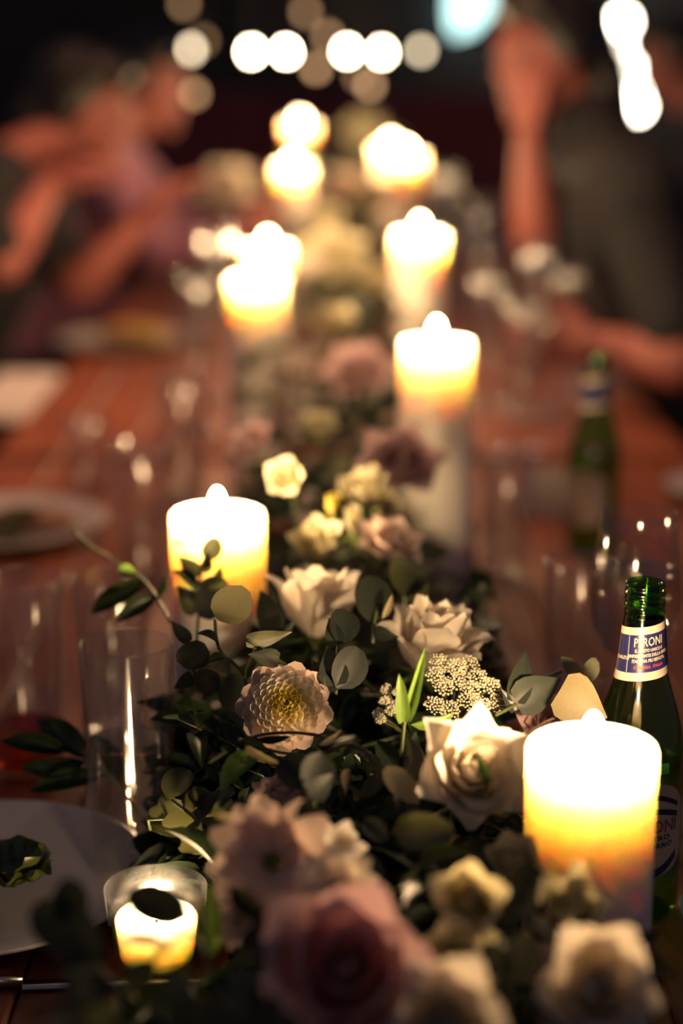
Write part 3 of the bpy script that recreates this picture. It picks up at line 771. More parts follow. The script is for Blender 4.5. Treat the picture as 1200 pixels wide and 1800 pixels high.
open_bloom(590, 1560, 0.94, 150, view_axis(0.7, 0.7, 0.2), W_, 'open white flower between the large blush flower and mauve rose')
open_bloom(590, 1490, 0.99, 110, view_axis(0.5, 0.8, 0.4), W_, 'open white flower under the teal leaf')
open_bloom(415, 1620, 0.96, 90, view_axis(0.7, 0.6, -0.5), 'petal blush', 'small blush flower right of the glowing votive')
cup_bloom(822, 1585, 0.92, 120, view_axis(0.6, 0.8, 0.0), CRM, 'small cream bloom below the white rose beside the candle')
cup_bloom(800, 1690, 0.90, 138, view_axis(0.7, 0.6, 0.1), CRM, 'small cream bloom right of the large mauve rose')
cup_bloom(903, 1515, 0.99, 95, view_axis(0.4, 0.9, -0.1), CRM, 'small cream bloom touching the left foot of the near candle')
cup_bloom(1000, 1605, 0.94, 130, view_axis(0.5, 0.9, 0.1), CRM, 'cream bloom in front of the near candle')
bud(1012, 1548, 0.945, 46, view_axis(0.2, 1, 0.1), CRM, 'cream bud sticking up in front of the near candle')
rose(1045, 1735, 0.87, 215, view_axis(0.7, 0.7, 0.1), W_, 'large white rose at the bottom right corner', (0, 1, 2, 3), full=0.068)
rose(785, 1790, 0.84, 200, view_axis(0.7, 0.7, 0.0), W_, 'white rose cut by the bottom edge', (0, 1, 2, 3), full=0.068)
cup_bloom(928, 1692, 0.93, 84, view_axis(0.7, 0.7, -0.2), 'petal blush', 'small blush bloom left of the bottom right white rose')
# middle distance
cup_bloom(502, 838, 1.50, 66, view_axis(0.9, 0.3, -0.2), CRM, 'cupped cream bloom facing the lens right of the leaf-covered candle')
cup_bloom(640, 862, 1.52, 84, view_axis(0.4, 0.9, -0.2), CRM, 'cream bloom above two pale buds in the garland middle')
cup_bloom(676, 893, 1.55, 58, view_axis(0.6, 0.7, 0.4), CRM, 'cream bloom right of the pale buds in the garland middle')
bud(622, 918, 1.46, 40, view_axis(0.3, 1, -0.1), CRM, 'pale bud behind the side-seen white rose')
bud(585, 890, 1.50, 30, view_axis(0.1, 1, 0.1), 'petal yellow', 'slim yellow green bud standing in the garland middle')
cup_bloom(560, 958, 1.44, 92, view_axis(0.5, 0.8, -0.2), CRM, 'cream bloom just behind the side-seen white rose')
rose(684, 955, 1.44, 118, view_axis(0.4, 0.9, 0.3), 'petal blush', 'blush rose between the two nearer white roses')
rose(705, 812, 1.66, 140, view_axis(0.6, 0.7, 0.1), 'petal pink', 'pale pink rose at the foot of the lone tall candle')
cup_bloom(562, 752, 1.80, 60, view_axis(0.5, 0.8, 0.0), CRM, 'small cream bloom above the cupped cream bloom')
rose(440, 778, 1.75, 84, view_axis(0.5, 0.7, -0.5), 'petal pink', 'pale pink rose behind the leaf-covered candle')
rose(628, 655, 2.15, 118, view_axis(0.6, 0.8, 0.0), 'petal pink', 'blurred pink rose left of the lone tall candle')
cup_bloom(592, 568, 2.35, 66, view_axis(0.5, 0.8, 0.0), CRM, 'blurred cream bloom right of the two overlapping candles')
rose(585, 452, 2.75, 120, view_axis(0.6, 0.8, 0.0), CRM, 'blurred cream green rose between the middle candles')
rose(655, 488, 2.60, 70, view_axis(0.6, 0.8, 0.3), CRM, 'blurred cream bloom left of the blurred right candle')
rose(540, 470, 2.62, 60, view_axis(0.6, 0.8, -0.3), W_, 'blurred white bloom touching the two overlapping candles')
rose(640, 235, 4.45, 80, view_axis(0.6, 0.8, 0.0), CRM, 'far cream rose between the farthest candles')
rose(605, 330, 3.70, 70, view_axis(0.6, 0.8, 0.0), 'petal blush', 'far blush rose under the farthest candles')
rose(655, 345, 3.50, 76, view_axis(0.6, 0.8, 0.0), CRM, 'far cream rose left of the touching candle pair')
rose(570, 385, 3.20, 66, view_axis(0.6, 0.8, 0.0), CRM, 'far cream rose right of the half hidden candle')
rose(395, 330, 3.75, 105, view_axis(0.6, 0.8, 0.0), W_, 'blurred white rose standing apart at upper left')
rose(965, 1275, 1.22, 120, view_axis(0.7, 0.7, 0.2), 'petal pink', 'dusty pink rose behind the near candle\'s left shoulder')

# the dahlia in focus
pos = P(503, 1240, 1.165); ax = view_axis(0.85, 0.55, 0.10)
t = thing('dahlia', 'white dahlia with yellow green centre in sharp focus', 'flower', pos)
M4 = orient(ax); t.rotation_euler = M4.to_euler(); t.scale = (0.87, 0.87, 0.87)
def dahlia_petal(mat, closed):
    key = ('dah', mat, closed)
    if key not in _cache:
        v, f = [], []; nu, nv = 6, 6
        for j in range(nv + 1):
            for i in range(nu + 1):
                u = i / nu * 2 - 1; w0 = j / nv
                hw = 0.5 * (0.35 + 0.65 * math.sin(min(1, w0 / 0.62) * math.pi / 2)) * math.sqrt(max(0.02, 1 - (max(0, w0 - 0.55) / 0.47) ** 2.4))
                z = closed * 0.9 * (u * hw) ** 2 * 1.6 + closed * 0.22 * max(0, w0 - 0.55) ** 1.5 * 3 - 0.10 * math.sin(w0 * math.pi)
                v.append((u * hw, w0, z))
        for j in range(nv):
            for i in range(nu):
                a = j * (nu + 1) + i; f.append((a, a + 1, a + nu + 2, a + nu + 1))
        _cache[key] = mesh('petal', v, f, M[mat])
    return _cache[key]
NP = 128; rd = random.Random(5)
for i in range(NP):
    q = (i + 0.5) / NP; g = i * 2.399963
    ph = math.radians(4) + q ** 0.60 * math.radians(92)         # how far the petal leans from the axis
    rb = 0.0022 + 0.0125 * q ** 0.75           # where it starts
    L = 0.0078 + 0.0105 * q ** 0.9 * (1 if q < 0.8 else 1.0 + (q - 0.8) * 2.2); Wd = L * (0.42 + 0.36 * min(1, q * 2.2))
    mat = 'petal yellow' if q < 0.20 else ('dahlia cream' if q < 0.36 else ('dahlia white' if q < 0.82 else 'dahlia pink'))
    dirv = Vector((math.cos(g) * math.sin(ph), math.sin(g) * math.sin(ph), math.cos(ph)))
    base = Vector((math.cos(g) * rb, math.sin(g) * rb, 0.004 - 0.010 * q))
    n = Vector((-math.cos(g) * math.cos(ph), -math.sin(g) * math.cos(ph), math.sin(ph)))
    R4 = frame(dirv, n) @ Matrix.Rotation(rd.uniform(-0.10, 0.10), 4, 'X') @ Matrix.Rotation(rd.uniform(-0.2, 0.2), 4, 'Y')
    cl = 1.0 if q < 0.78 else 0.35
    obj('petal', dahlia_petal(mat, cl), t, mat=Matrix.Translation(base) @ R4 @ Matrix.Diagonal((Wd, L, L * 0.8, 1)))
obj('flower_eye', lathe('flower_eye', [(0, 0), (.0016, 0), (.0018, .006), (.0012, .0085), (0, .009)], M['twig'], 12), t)
obj('stem', tube('stem', [(0, 0, -0.004), (0, 0.02, -0.05), (0, 0.05, -0.09)], 0.0025, M['stem']), t)
KEEP.append((503, 1240, 95, 1.16))

# lace flower
def lace(px, py, d, width, axis, label, seed, n=13):
    rnd = random.Random(seed); s = width / F * d
    pos = P(px, py, d) - axis * 0.05
    t = thing('lace_flower', label, 'flower', pos); M4 = orient(axis); t.rotation_euler = M4.to_euler()
    obj('stem', tube('stem', [(0, 0, 0), (0, 0, -0.05)], 0.0014, M['stem']), t)
    for i in range(n):
        g = i * 2.4 + rnd.uniform(-.2, .2); q = math.sqrt((i + 0.4) / n) * s * 0.46
        c = Vector((math.cos(g) * q, math.sin(g) * q, 0.05 - q * q * 7 + rnd.uniform(-.004, .004)))
        ray = obj('ray', tube('ray', [(0, 0, 0), c * 0.5 + Vector((0, 0, 0.004)), c], [0.0009, 0.0006, 0.0005], M['stem'], 5), t)
        v, f = [], []
        for k in range(40):
            h = k * 2.4; rr = math.sqrt((k + 0.5) / 40) * s * 0.125
            p = c + Vector((math.cos(h) * rr, math.sin(h) * rr, 0.004 - rr * rr * 60 + rnd.uniform(-.0008, .0008)))
            r = rnd.uniform(0.0007, 0.0012); o = len(v)
            v += [p + Vector((math.cos(a * 1.2566) * r, math.sin(a * 1.2566) * r, rnd.uniform(-.0002, .0004))) for a in range(5)] + [p + Vector((0, 0, r * 0.9)), p + Vector((0, 0, -r * 0.6))]
            f += [(o + a, o + (a + 1) % 5, o + 5) for a in range(5)] + [(o + (a + 1) % 5, o + a, o + 6) for a in range(5)]
        fl = obj('floret_cluster', mesh('floret_cluster', v, f, M['floret'], smooth=False), t); fl['kind'] = 'stuff'
    KEEP.append((px, py, width * 0.42, d))
    return t
lace(815, 1212, 1.19, 150, view_axis(0.65, 0.7, 0.15), 'white lace flower umbel under the folded white rose', 3, 15)
lace(688, 1240, 1.20, 80, view_axis(0.6, 0.7, -0.3), 'small greenish lace flower right of the dahlia', 4, 8)

# ------------------------------------------------------------------ leaves
def leaf_mesh(name, mat, shape, cup=0.12, bend=0.12, n=6):
    v, f = [], []
    for j in range(n + 1):
        w0 = j / n
        if shape == 'round': hw = 0.5 * math.sqrt(max(0.0, 1 - ((w0 - 0.52) / 0.5) ** 2)) if w0 > 0.03 else 0.04
        elif shape == 'heart': hw = 0.5 * math.sin(math.pi * min(1, (0.10 + w0 * 0.9)) ** 0.62) if w0 < 1 else 0.0
        elif shape == 'blade': hw = 0.5 * (1 - w0) ** 0.5 * (0.5 + 0.5 * min(1, w0 * 4))
        else: hw = 0.5 * math.sin(math.pi * w0 ** 0.85) ** 0.8 if 0 < w0 < 1 else 0.02
        hw = max(hw, 0.015)
        for u in (-1, -0.55, 0, 0.55, 1):
            v.append((u * hw, w0, cup * abs(u) * hw * 2 - bend * (w0 - 0.4) ** 2))
    for j in range(n):
        for i in range(4):
            a = j * 5 + i; f.append((a, a + 1, a + 6, a + 5))
    return mesh(name, v, f, M[mat])
LEAF = {}
for mt in ('euc', 'euc dark', 'tan leaf', 'euc pale', 'ruscus', 'fresh', 'lit leaf'):
    for sh in ('round', 'heart', 'lance', 'blade'):
        LEAF[mt, sh] = leaf_mesh('leaf', mt, sh, *( (0.10, 0.10) if sh != 'lance' else (0.22, 0.3)))
def add_leaf(root, base, tip, width, mt, sh, normal=None, roll=0.0, petiole=None):
    base = Vector(base); y = Vector(tip) - base; L = y.length
    n = Vector(normal) if normal is not None else (CAM - base).normalized()
    R4 = frame(y, n) @ Matrix.Rotation(roll, 4, 'Y')
    return obj('leaf', LEAF[mt, sh], root, mat=Matrix.Translation(base - root.location) @ R4 @ Matrix.Diagonal((L * width, L, L, 1)))
def sprig(name, label, pts, leaves, r=0.0012, group=None, stem_mat='stem'):
    """pts: (px, py, depth) along the stalk; leaves: (base px, py, d, tip px, py, d, width / length, material, shape, roll)"""
    W = [P(*p) for p in pts]
    t = thing(name, label, 'sprig', W[0], group)
    obj('stem', tube('stem', [q - W[0] for q in smooth_path(W, 4)], r, M[stem_mat]), t)
    for L in leaves:
        add_leaf(t, P(*L[0]), P(*L[1]), L[2], L[3], L[4], None, L[5] if len(L) > 5 else 0.0)
        KEEP.append(((L[0][0] + L[1][0]) / 2, (L[0][1] + L[1][1]) / 2, 14, L[0][2]))
    return t
sprig('eucalyptus_sprig', 'eucalyptus sprig in silhouette against the glowing candle', [(345, 1140, 1.27), (350, 1060, 1.32), (352, 1010, 1.33), (362, 985, 1.335)], [
    ((362, 985, 1.335), (382, 945, 1.335), 0.80, 'euc', 'round', 0.2), ((352, 1008, 1.33), (366, 972, 1.32), 0.55, 'euc', 'lance', 0.5), ((350, 1012, 1.33), (312, 976, 1.34), 0.5, 'euc', 'heart', 0.3),
    ((350, 1040, 1.32), (300, 1000, 1.33), 0.35, 'euc', 'lance', 0.6), ((352, 1050, 1.32), (392, 995, 1.33), 0.35, 'euc', 'lance', 0.5), ((350, 1060, 1.31), (395, 1020, 1.30), 0.85, 'euc', 'round', 0.2), ((348, 1075, 1.31), (312, 1030, 1.31), 0.8, 'euc', 'heart', 0.3),
    ((352, 1085, 1.29), (380, 1040, 1.28), 0.9, 'euc', 'round', -0.3), ((330, 962, 1.345), (298, 950, 1.345), 0.2, 'euc', 'lance', 0.3)])
sprig('eucalyptus_sprig', 'eucalyptus sprig with a broad pale leaf under the leaf-covered candle', [(470, 1240, 1.20), (425, 1180, 1.20), (385, 1140, 1.20), (378, 1090, 1.22)], [
    ((382, 1090, 1.21), (432, 1035, 1.20), 0.88, 'euc pale', 'round', 0.15), ((400, 1155, 1.20), (362, 1165, 1.21), 0.4, 'euc', 'lance', 0.6), ((385, 1130, 1.2), (345, 1110, 1.21), 0.35, 'euc', 'lance', 0.7),
    ((425, 1180, 1.20), (402, 1250, 1.20), 0.75, 'euc', 'round', 0.3), ((430, 1182, 1.20), (452, 1130, 1.20), 0.2, 'euc', 'lance', 0.2)])
sprig('eucalyptus_sprig', 'eucalyptus tip with a folded leaf just above the dahlia', [(505, 1172, 1.18), (488, 1160, 1.18), (434, 1124, 1.17)], [
    ((432, 1124, 1.17), (514, 1112, 1.18), 0.42, 'euc pale', 'heart', 0.55), ((490, 1160, 1.17), (436, 1150, 1.165), 0.62, 'euc', 'heart', 0.1), ((480, 1165, 1.19), (436, 1215, 1.19), 0.8, 'euc', 'round', 0.3)])
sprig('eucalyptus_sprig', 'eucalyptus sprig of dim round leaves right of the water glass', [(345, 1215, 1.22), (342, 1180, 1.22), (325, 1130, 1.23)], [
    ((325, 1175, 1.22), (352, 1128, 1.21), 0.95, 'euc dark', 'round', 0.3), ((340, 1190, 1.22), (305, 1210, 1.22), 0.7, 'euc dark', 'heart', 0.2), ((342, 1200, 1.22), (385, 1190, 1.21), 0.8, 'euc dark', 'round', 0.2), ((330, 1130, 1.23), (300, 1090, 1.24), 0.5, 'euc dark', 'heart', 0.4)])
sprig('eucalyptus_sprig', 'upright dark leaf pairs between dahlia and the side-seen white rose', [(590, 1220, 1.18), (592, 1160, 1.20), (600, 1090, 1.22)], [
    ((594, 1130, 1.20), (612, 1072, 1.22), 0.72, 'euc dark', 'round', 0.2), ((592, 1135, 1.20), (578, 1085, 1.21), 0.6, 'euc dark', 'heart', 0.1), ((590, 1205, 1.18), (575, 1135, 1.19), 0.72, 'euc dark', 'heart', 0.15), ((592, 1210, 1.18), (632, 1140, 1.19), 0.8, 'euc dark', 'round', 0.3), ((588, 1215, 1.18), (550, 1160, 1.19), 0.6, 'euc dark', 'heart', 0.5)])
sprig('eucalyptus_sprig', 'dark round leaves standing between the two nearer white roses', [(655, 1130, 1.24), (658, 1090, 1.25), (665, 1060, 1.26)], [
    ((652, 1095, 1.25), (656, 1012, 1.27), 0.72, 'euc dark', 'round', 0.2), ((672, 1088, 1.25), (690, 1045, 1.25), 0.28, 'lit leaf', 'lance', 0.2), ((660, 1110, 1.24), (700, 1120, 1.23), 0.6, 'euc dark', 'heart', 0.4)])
sprig('eucalyptus_sprig', 'grey leaves touching the blush rose above the folded white rose', [(715, 1080, 1.33), (712, 1050, 1.35)], [
    ((712, 1050, 1.35), (716, 980, 1.37), 0.85, 'euc', 'round', 0.3), ((714, 1055, 1.35), (750, 1020, 1.36), 0.7, 'euc', 'round', 0.5)])
sprig('eucalyptus_sprig', 'dark leaf hugging the left side of the side-seen white rose', [(490, 1140, 1.25), (480, 1100, 1.27)], [
    ((482, 1110, 1.27), (458, 1036, 1.29), 0.55, 'euc dark', 'heart', 0.2), ((485, 1120, 1.26), (520, 1090, 1.26), 0.5, 'euc dark', 'heart', 0.6)])
sprig('eucalyptus_sprig', 'leafy sprig with one large tan leaf left of the bottle', [(870, 1258, 1.17), (905, 1238, 1.18), (945, 1200, 1.22), (985, 1180, 1.24)], [
    ((906, 1236, 1.18), (986, 1192, 1.19), 0.72, 'euc', 'heart', 0.1), ((906, 1236, 1.18), (925, 1142, 1.20), 0.42, 'euc', 'heart', 0.15), ((984, 1212, 1.16), (1066, 1262, 1.15), 0.95, 'tan leaf', 'heart', 0.1),
    ((1018, 1200, 1.20), (986, 1152, 1.21), 0.45, 'euc pale', 'lance', 0.3), ((1016, 1200, 1.20), (1050, 1160, 1.21), 0.6, 'euc pale', 'round', 0.5), ((905, 1250, 1.18), (880, 1210, 1.18), 0.5, 'euc', 'heart', 0.3)])
tb = sprig('bare_twig', 'thin bare twig crossing the pink rose beside the near candle', [(868, 1320, 1.15), (910, 1298, 1.16), (960, 1268, 1.17), (990, 1258, 1.17)], [], 0.0010, None, 'twig')
sprig('bare_twig', 'thin dark twig lying across the dahlia\'s lower petals', [(430, 1300, 1.12), (470, 1290, 1.12), (520, 1288, 1.12), (575, 1295, 1.12)], [((450, 1300, 1.12), (510, 1296, 1.12), 0.25, 'ruscus', 'lance', 0.2)], 0.0011, None, 'twig')
sprig('green_blade_sprig', 'fresh green blades standing before the lace flower', [(705, 1330, 1.13), (712, 1260, 1.13), (725, 1225, 1.13)], [
    ((715, 1265, 1.13), (748, 1140, 1.10), 0.17, 'fresh', 'blade', 0.1), ((708, 1270, 1.12), (702, 1186, 1.11), 0.36, 'fresh', 'blade', 0.2), ((722, 1275, 1.13), (800, 1256, 1.13), 0.28, 'fresh', 'lance', 0.4)])
sprig('ruscus_sprig', 'drooping dark leaves behind the tall water glass', [(300, 1095, 1.30), (275, 1050, 1.33), (240, 1010, 1.36), (165, 965, 1.42), (128, 932, 1.45)], [
    ((262, 1020, 1.35), (155, 1078, 1.36), 0.30, 'ruscus', 'lance', 0.2), ((275, 1050, 1.33), (203, 1092, 1.32), 0.42, 'ruscus', 'lance', 0.3), ((240, 1010, 1.36), (205, 1000, 1.37), 0.5, 'fresh', 'lance', 0.3), ((275, 1052, 1.33), (292, 1010, 1.33), 0.3, 'ruscus', 'lance', 0.4), ((170, 968, 1.42), (195, 980, 1.42), 0.3, 'lit leaf', 'lance', 0.2)])
sprig('ruscus_sprig', 'dark leaves spreading on the table left of the water glass', [(250, 1440, 1.27), (190, 1360, 1.28), (120, 1320, 1.30), (40, 1310, 1.31)], [
    ((160, 1335, 1.29), (62, 1262, 1.31), 0.36, 'ruscus', 'lance', 0.2), ((120, 1320, 1.29), (0, 1300, 1.29), 0.32, 'ruscus', 'lance', 0.2), ((190, 1360, 1.29), (48, 1390, 1.29), 0.26, 'ruscus', 'lance', 0.2), ((150, 1340, 1.29), (35, 1350, 1.29), 0.34, 'ruscus', 'lance', -0.2), ((210, 1380, 1.29), (170, 1290, 1.31), 0.35, 'ruscus', 'lance', 0.3)])
sprig('ruscus_sprig', 'glossy green leaf below the dahlia with an edge-lit neighbour', [(540, 1330, 1.10), (470, 1318, 1.10), (420, 1300, 1.11)], [
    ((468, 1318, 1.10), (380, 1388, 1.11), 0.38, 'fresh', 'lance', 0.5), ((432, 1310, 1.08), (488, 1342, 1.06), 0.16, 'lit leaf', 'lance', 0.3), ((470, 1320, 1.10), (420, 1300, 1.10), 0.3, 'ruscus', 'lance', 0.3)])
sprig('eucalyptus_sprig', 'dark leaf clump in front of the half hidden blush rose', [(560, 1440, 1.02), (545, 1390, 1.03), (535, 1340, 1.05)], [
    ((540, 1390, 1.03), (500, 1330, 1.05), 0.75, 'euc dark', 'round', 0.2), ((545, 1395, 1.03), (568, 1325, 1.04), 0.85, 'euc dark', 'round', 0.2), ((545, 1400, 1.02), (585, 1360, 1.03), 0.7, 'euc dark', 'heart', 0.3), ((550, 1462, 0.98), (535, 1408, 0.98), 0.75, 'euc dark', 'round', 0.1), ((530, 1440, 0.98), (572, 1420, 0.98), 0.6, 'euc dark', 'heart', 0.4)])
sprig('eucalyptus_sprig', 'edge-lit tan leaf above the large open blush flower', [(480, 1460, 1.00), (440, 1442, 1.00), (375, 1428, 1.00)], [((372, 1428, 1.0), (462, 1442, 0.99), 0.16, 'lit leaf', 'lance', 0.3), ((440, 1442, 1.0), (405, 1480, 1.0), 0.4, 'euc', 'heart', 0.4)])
sprig('eucalyptus_sprig', 'curled cream-lit leaf and curled dark leaf left of the open white rose', [(690, 1470, 1.04), (700, 1410, 1.06), (715, 1330, 1.08)], [
    ((735, 1412, 1.05), (676, 1350, 1.06), 0.52, 'lit leaf', 'round', 0.2), ((712, 1370, 1.08), (732, 1285, 1.10), 0.5, 'euc', 'heart', 0.5), ((706, 1372, 1.08), (716, 1290, 1.09), 0.16, 'lit leaf', 'lance', 0.3), ((690, 1460, 1.02), (795, 1460, 1.00), 0.55, 'euc', 'round', 0.1), ((680, 1480, 1.02), (640, 1440, 1.03), 0.6, 'euc', 'round', 0.2)])
sprig('curly_twig', 'dry curling twigs below the lace flower', [(560, 1330, 1.09), (610, 1308, 1.08), (650, 1330, 1.07), (665, 1380, 1.06), (640, 1400, 1.06), (612, 1380, 1.06)], [((560, 1310, 1.09), (600, 1285, 1.09), 0.25, 'lit leaf', 'lance', 0.3), ((612, 1350, 1.07), (606, 1395, 1.06), 0.3, 'lit leaf', 'lance', 0.3)], 0.0013, None, 'twig')
sprig('ruscus_sprig', 'slim green leaf lying on the open white rose', [(862, 1400, 1.04), (858, 1385, 1.03)], [((858, 1385, 1.025), (836, 1325, 1.025), 0.30, 'ruscus', 'lance', 0.2)])
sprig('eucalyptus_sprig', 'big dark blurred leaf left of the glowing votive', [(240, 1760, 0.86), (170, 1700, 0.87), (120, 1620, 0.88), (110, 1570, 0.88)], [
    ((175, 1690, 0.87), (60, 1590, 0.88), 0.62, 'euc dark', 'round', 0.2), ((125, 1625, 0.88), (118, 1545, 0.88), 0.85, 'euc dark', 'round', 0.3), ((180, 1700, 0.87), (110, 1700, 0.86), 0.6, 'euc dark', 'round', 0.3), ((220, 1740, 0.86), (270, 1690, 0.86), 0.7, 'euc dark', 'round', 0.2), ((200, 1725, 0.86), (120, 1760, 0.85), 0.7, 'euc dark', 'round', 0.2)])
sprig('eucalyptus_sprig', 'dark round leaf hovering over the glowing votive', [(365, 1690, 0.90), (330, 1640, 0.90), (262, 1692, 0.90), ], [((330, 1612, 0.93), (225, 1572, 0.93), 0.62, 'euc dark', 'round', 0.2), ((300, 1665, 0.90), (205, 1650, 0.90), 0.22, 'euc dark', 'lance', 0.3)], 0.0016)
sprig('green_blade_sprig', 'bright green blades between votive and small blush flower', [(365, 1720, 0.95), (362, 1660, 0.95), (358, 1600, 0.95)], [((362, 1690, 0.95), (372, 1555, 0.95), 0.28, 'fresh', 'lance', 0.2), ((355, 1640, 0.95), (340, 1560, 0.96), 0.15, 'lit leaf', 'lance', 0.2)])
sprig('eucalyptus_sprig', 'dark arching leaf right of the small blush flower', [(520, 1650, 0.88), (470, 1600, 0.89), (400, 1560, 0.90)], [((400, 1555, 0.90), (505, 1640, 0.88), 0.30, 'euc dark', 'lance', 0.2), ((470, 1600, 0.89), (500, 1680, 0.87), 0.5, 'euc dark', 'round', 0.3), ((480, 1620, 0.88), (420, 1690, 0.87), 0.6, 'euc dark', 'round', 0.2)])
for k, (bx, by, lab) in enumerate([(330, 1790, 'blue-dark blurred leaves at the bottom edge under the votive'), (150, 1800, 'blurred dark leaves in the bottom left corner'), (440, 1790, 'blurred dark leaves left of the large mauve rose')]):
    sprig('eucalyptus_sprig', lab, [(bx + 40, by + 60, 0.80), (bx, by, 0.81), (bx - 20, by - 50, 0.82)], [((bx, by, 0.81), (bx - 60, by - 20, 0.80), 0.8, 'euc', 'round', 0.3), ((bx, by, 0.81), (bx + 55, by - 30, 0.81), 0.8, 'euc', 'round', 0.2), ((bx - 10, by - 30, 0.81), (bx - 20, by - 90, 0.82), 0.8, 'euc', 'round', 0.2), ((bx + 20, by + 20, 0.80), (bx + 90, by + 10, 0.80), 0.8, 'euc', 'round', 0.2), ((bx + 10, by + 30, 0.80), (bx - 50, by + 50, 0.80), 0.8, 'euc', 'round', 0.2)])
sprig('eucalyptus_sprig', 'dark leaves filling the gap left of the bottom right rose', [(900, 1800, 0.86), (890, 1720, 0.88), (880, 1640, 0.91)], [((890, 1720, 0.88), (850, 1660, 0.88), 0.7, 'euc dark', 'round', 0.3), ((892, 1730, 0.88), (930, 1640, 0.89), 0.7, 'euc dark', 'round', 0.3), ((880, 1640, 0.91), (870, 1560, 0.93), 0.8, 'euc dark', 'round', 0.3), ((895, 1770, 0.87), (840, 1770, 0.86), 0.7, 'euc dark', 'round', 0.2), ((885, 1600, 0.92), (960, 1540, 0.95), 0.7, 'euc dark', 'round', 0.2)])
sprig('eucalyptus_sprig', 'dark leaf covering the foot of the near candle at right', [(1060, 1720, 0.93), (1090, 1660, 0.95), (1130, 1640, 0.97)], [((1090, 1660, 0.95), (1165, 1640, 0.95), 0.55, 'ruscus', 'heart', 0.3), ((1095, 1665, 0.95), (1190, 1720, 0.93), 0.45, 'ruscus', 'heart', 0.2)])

# filler greenery: sprigs laid along the whole garland
LCOUNT = 0; FILL = {}
BLOOMS = [(503, 1240, 'dahlia'), (556, 1058, 'side-seen white rose'), (758, 1122, 'folded white rose'), (832, 1352, 'open white rose'), (500, 1398, 'half hidden blush rose'),
          (605, 1705, 'large mauve rose'), (478, 1512, 'open blush flower'), (822, 1600, 'small cream bloom'), (1045, 1735, 'corner white rose'), (502, 838, 'cupped cream bloom'),
          (640, 870, 'pale buds'), (684, 955, 'middle blush rose'), (705, 812, 'pale pink rose'), (440, 778, 'pink rose behind the candle'), (628, 655, 'blurred pink rose'), (592, 568, 'blurred cream bloom'),
          (585, 452, 'cream green rose'), (640, 235, 'farthest cream rose'), (630, 335, 'far blush rose'), (382, 1000, 'leaf-covered candle'), (767, 700, 'lone tall candle'), (815, 1212, 'lace flower'), (1000, 1605, 'bloom before the near candle')]
def filler(kind, x, y, z, yaw, pitch, length, nl, rnd):
    global LCOUNT
    mt, sh, w, ll = {'euc': ('euc', 'round', 0.82, 0.033), 'ruscus': ('ruscus', 'lance', 0.36, 0.048), 'pale': ('euc pale', 'round', 0.8, 0.028)}[kind]
    d0 = Vector((math.cos(yaw) * math.cos(pitch), math.sin(yaw) * math.cos(pitch), math.sin(pitch)))
    base = Vector((x, y, TZ + z)); pts = [base]; dv = d0.copy()
    for k in range(5):
        dv = (dv + Vector((rnd.uniform(-.25, .25), rnd.uniform(-.25, .25), rnd.uniform(-.3, .1)))).normalized()
        q = pts[-1] + dv * length / 5; q.z = max(q.z, TZ + 0.006); q.x = max(-0.125, min(0.14, q.x)); pts.append(q)
    specs = []
    for k in range(nl):
        u = 0.15 + 0.85 * k / (nl - 1) * 4.99 / 5; i = min(int(u * 5), 4); p = pts[i].lerp(pts[i + 1], u * 5 - i)
        ax_ = (pts[i + 1] - pts[i]).normalized(); side = ax_.cross(Vector((0, 0, 1)));
        if side.length < 0.1: side = Vector((1, 0, 0))
        side = side.normalized() * (1 if k % 2 else -1)
        dirv = (side * rnd.uniform(.6, 1) + ax_ * rnd.uniform(.2, .8) + Vector((0, 0, rnd.uniform(-.15, .6)))).normalized()
        L = ll * rnd.uniform(.7, 1.15) * (1 - 0.3 * u); tip = p + dirv * L
        if tip.z < TZ + 0.003 or tip.x < (-0.145 if 1.0 < tip.y < 1.36 else -0.118) or tip.x > 0.135 + max(0, 1.0 - tip.y) * 0.2: continue
        bad = False
        for s_ in (p, tip, p.lerp(tip, 0.5)):
            a, b_, dd = project(s_)
            for kx, ky, kr, kd in KEEP:
                if kd - 0.55 < dd < kd + 0.02 and (a - kx) ** 2 + (b_ - ky) ** 2 < (kr + 6) ** 2: bad = True; break
            if bad: break
        if bad: continue
        specs.append((p, tip, w * rnd.uniform(.85, 1.1), Vector((rnd.gauss(0, .5), rnd.gauss(-.3, .5), 1))))
    if len(specs) < 3: return None
    # the stalk ends at its last leaf
    far_k = max(min(range(len(pts)), key=lambda i_: (pts[i_] - sp[0]).length) for sp in specs); pts = pts[:max(far_k, 1) + 1]
    for q in pts:
        a, b_, dd = project(q)
        if any(kd - 0.55 < dd < kd + 0.02 and (a - kx) ** 2 + (b_ - ky) ** 2 < kr * kr for kx, ky, kr, kd in KEEP): return None
    nm = {'euc': 'eucalyptus_sprig', 'ruscus': 'ruscus_sprig', 'pale': 'eucalyptus_sprig'}[kind]
    far = y > 2.0
    mid = sum((sp[1] for sp in specs), Vector()) / len(specs); mx, my, md = project(mid)
    bx, by, bn = min(BLOOMS, key=lambda b_: (b_[0] - mx) ** 2 + (b_[1] - my) ** 2)
    rel = 'left of' if mx < bx - 70 else 'right of' if mx > bx + 70 else 'above' if my < by - 60 else 'below' if my > by + 60 else 'close around'
    lab = '%s %s-leaved sprig %s the %s' % ('pale' if kind == 'pale' else 'dark', 'pointed' if kind == 'ruscus' else 'round', rel, bn)
    t = thing(nm, lab, 'sprig', base, 'filler sprigs, %s, %s garland' % (kind, 'far' if far else 'near'))
    FILL.setdefault(lab, []).append((my, t))
    obj('stem', tube('stem', [q - base for q in pts], 0.0012, M['stem'], 5), t)
    for p, tip, w_, n in specs: add_leaf(t, p, tip, w_, mt, sh, n); LCOUNT += 1
    return t
rf = random.Random(21)
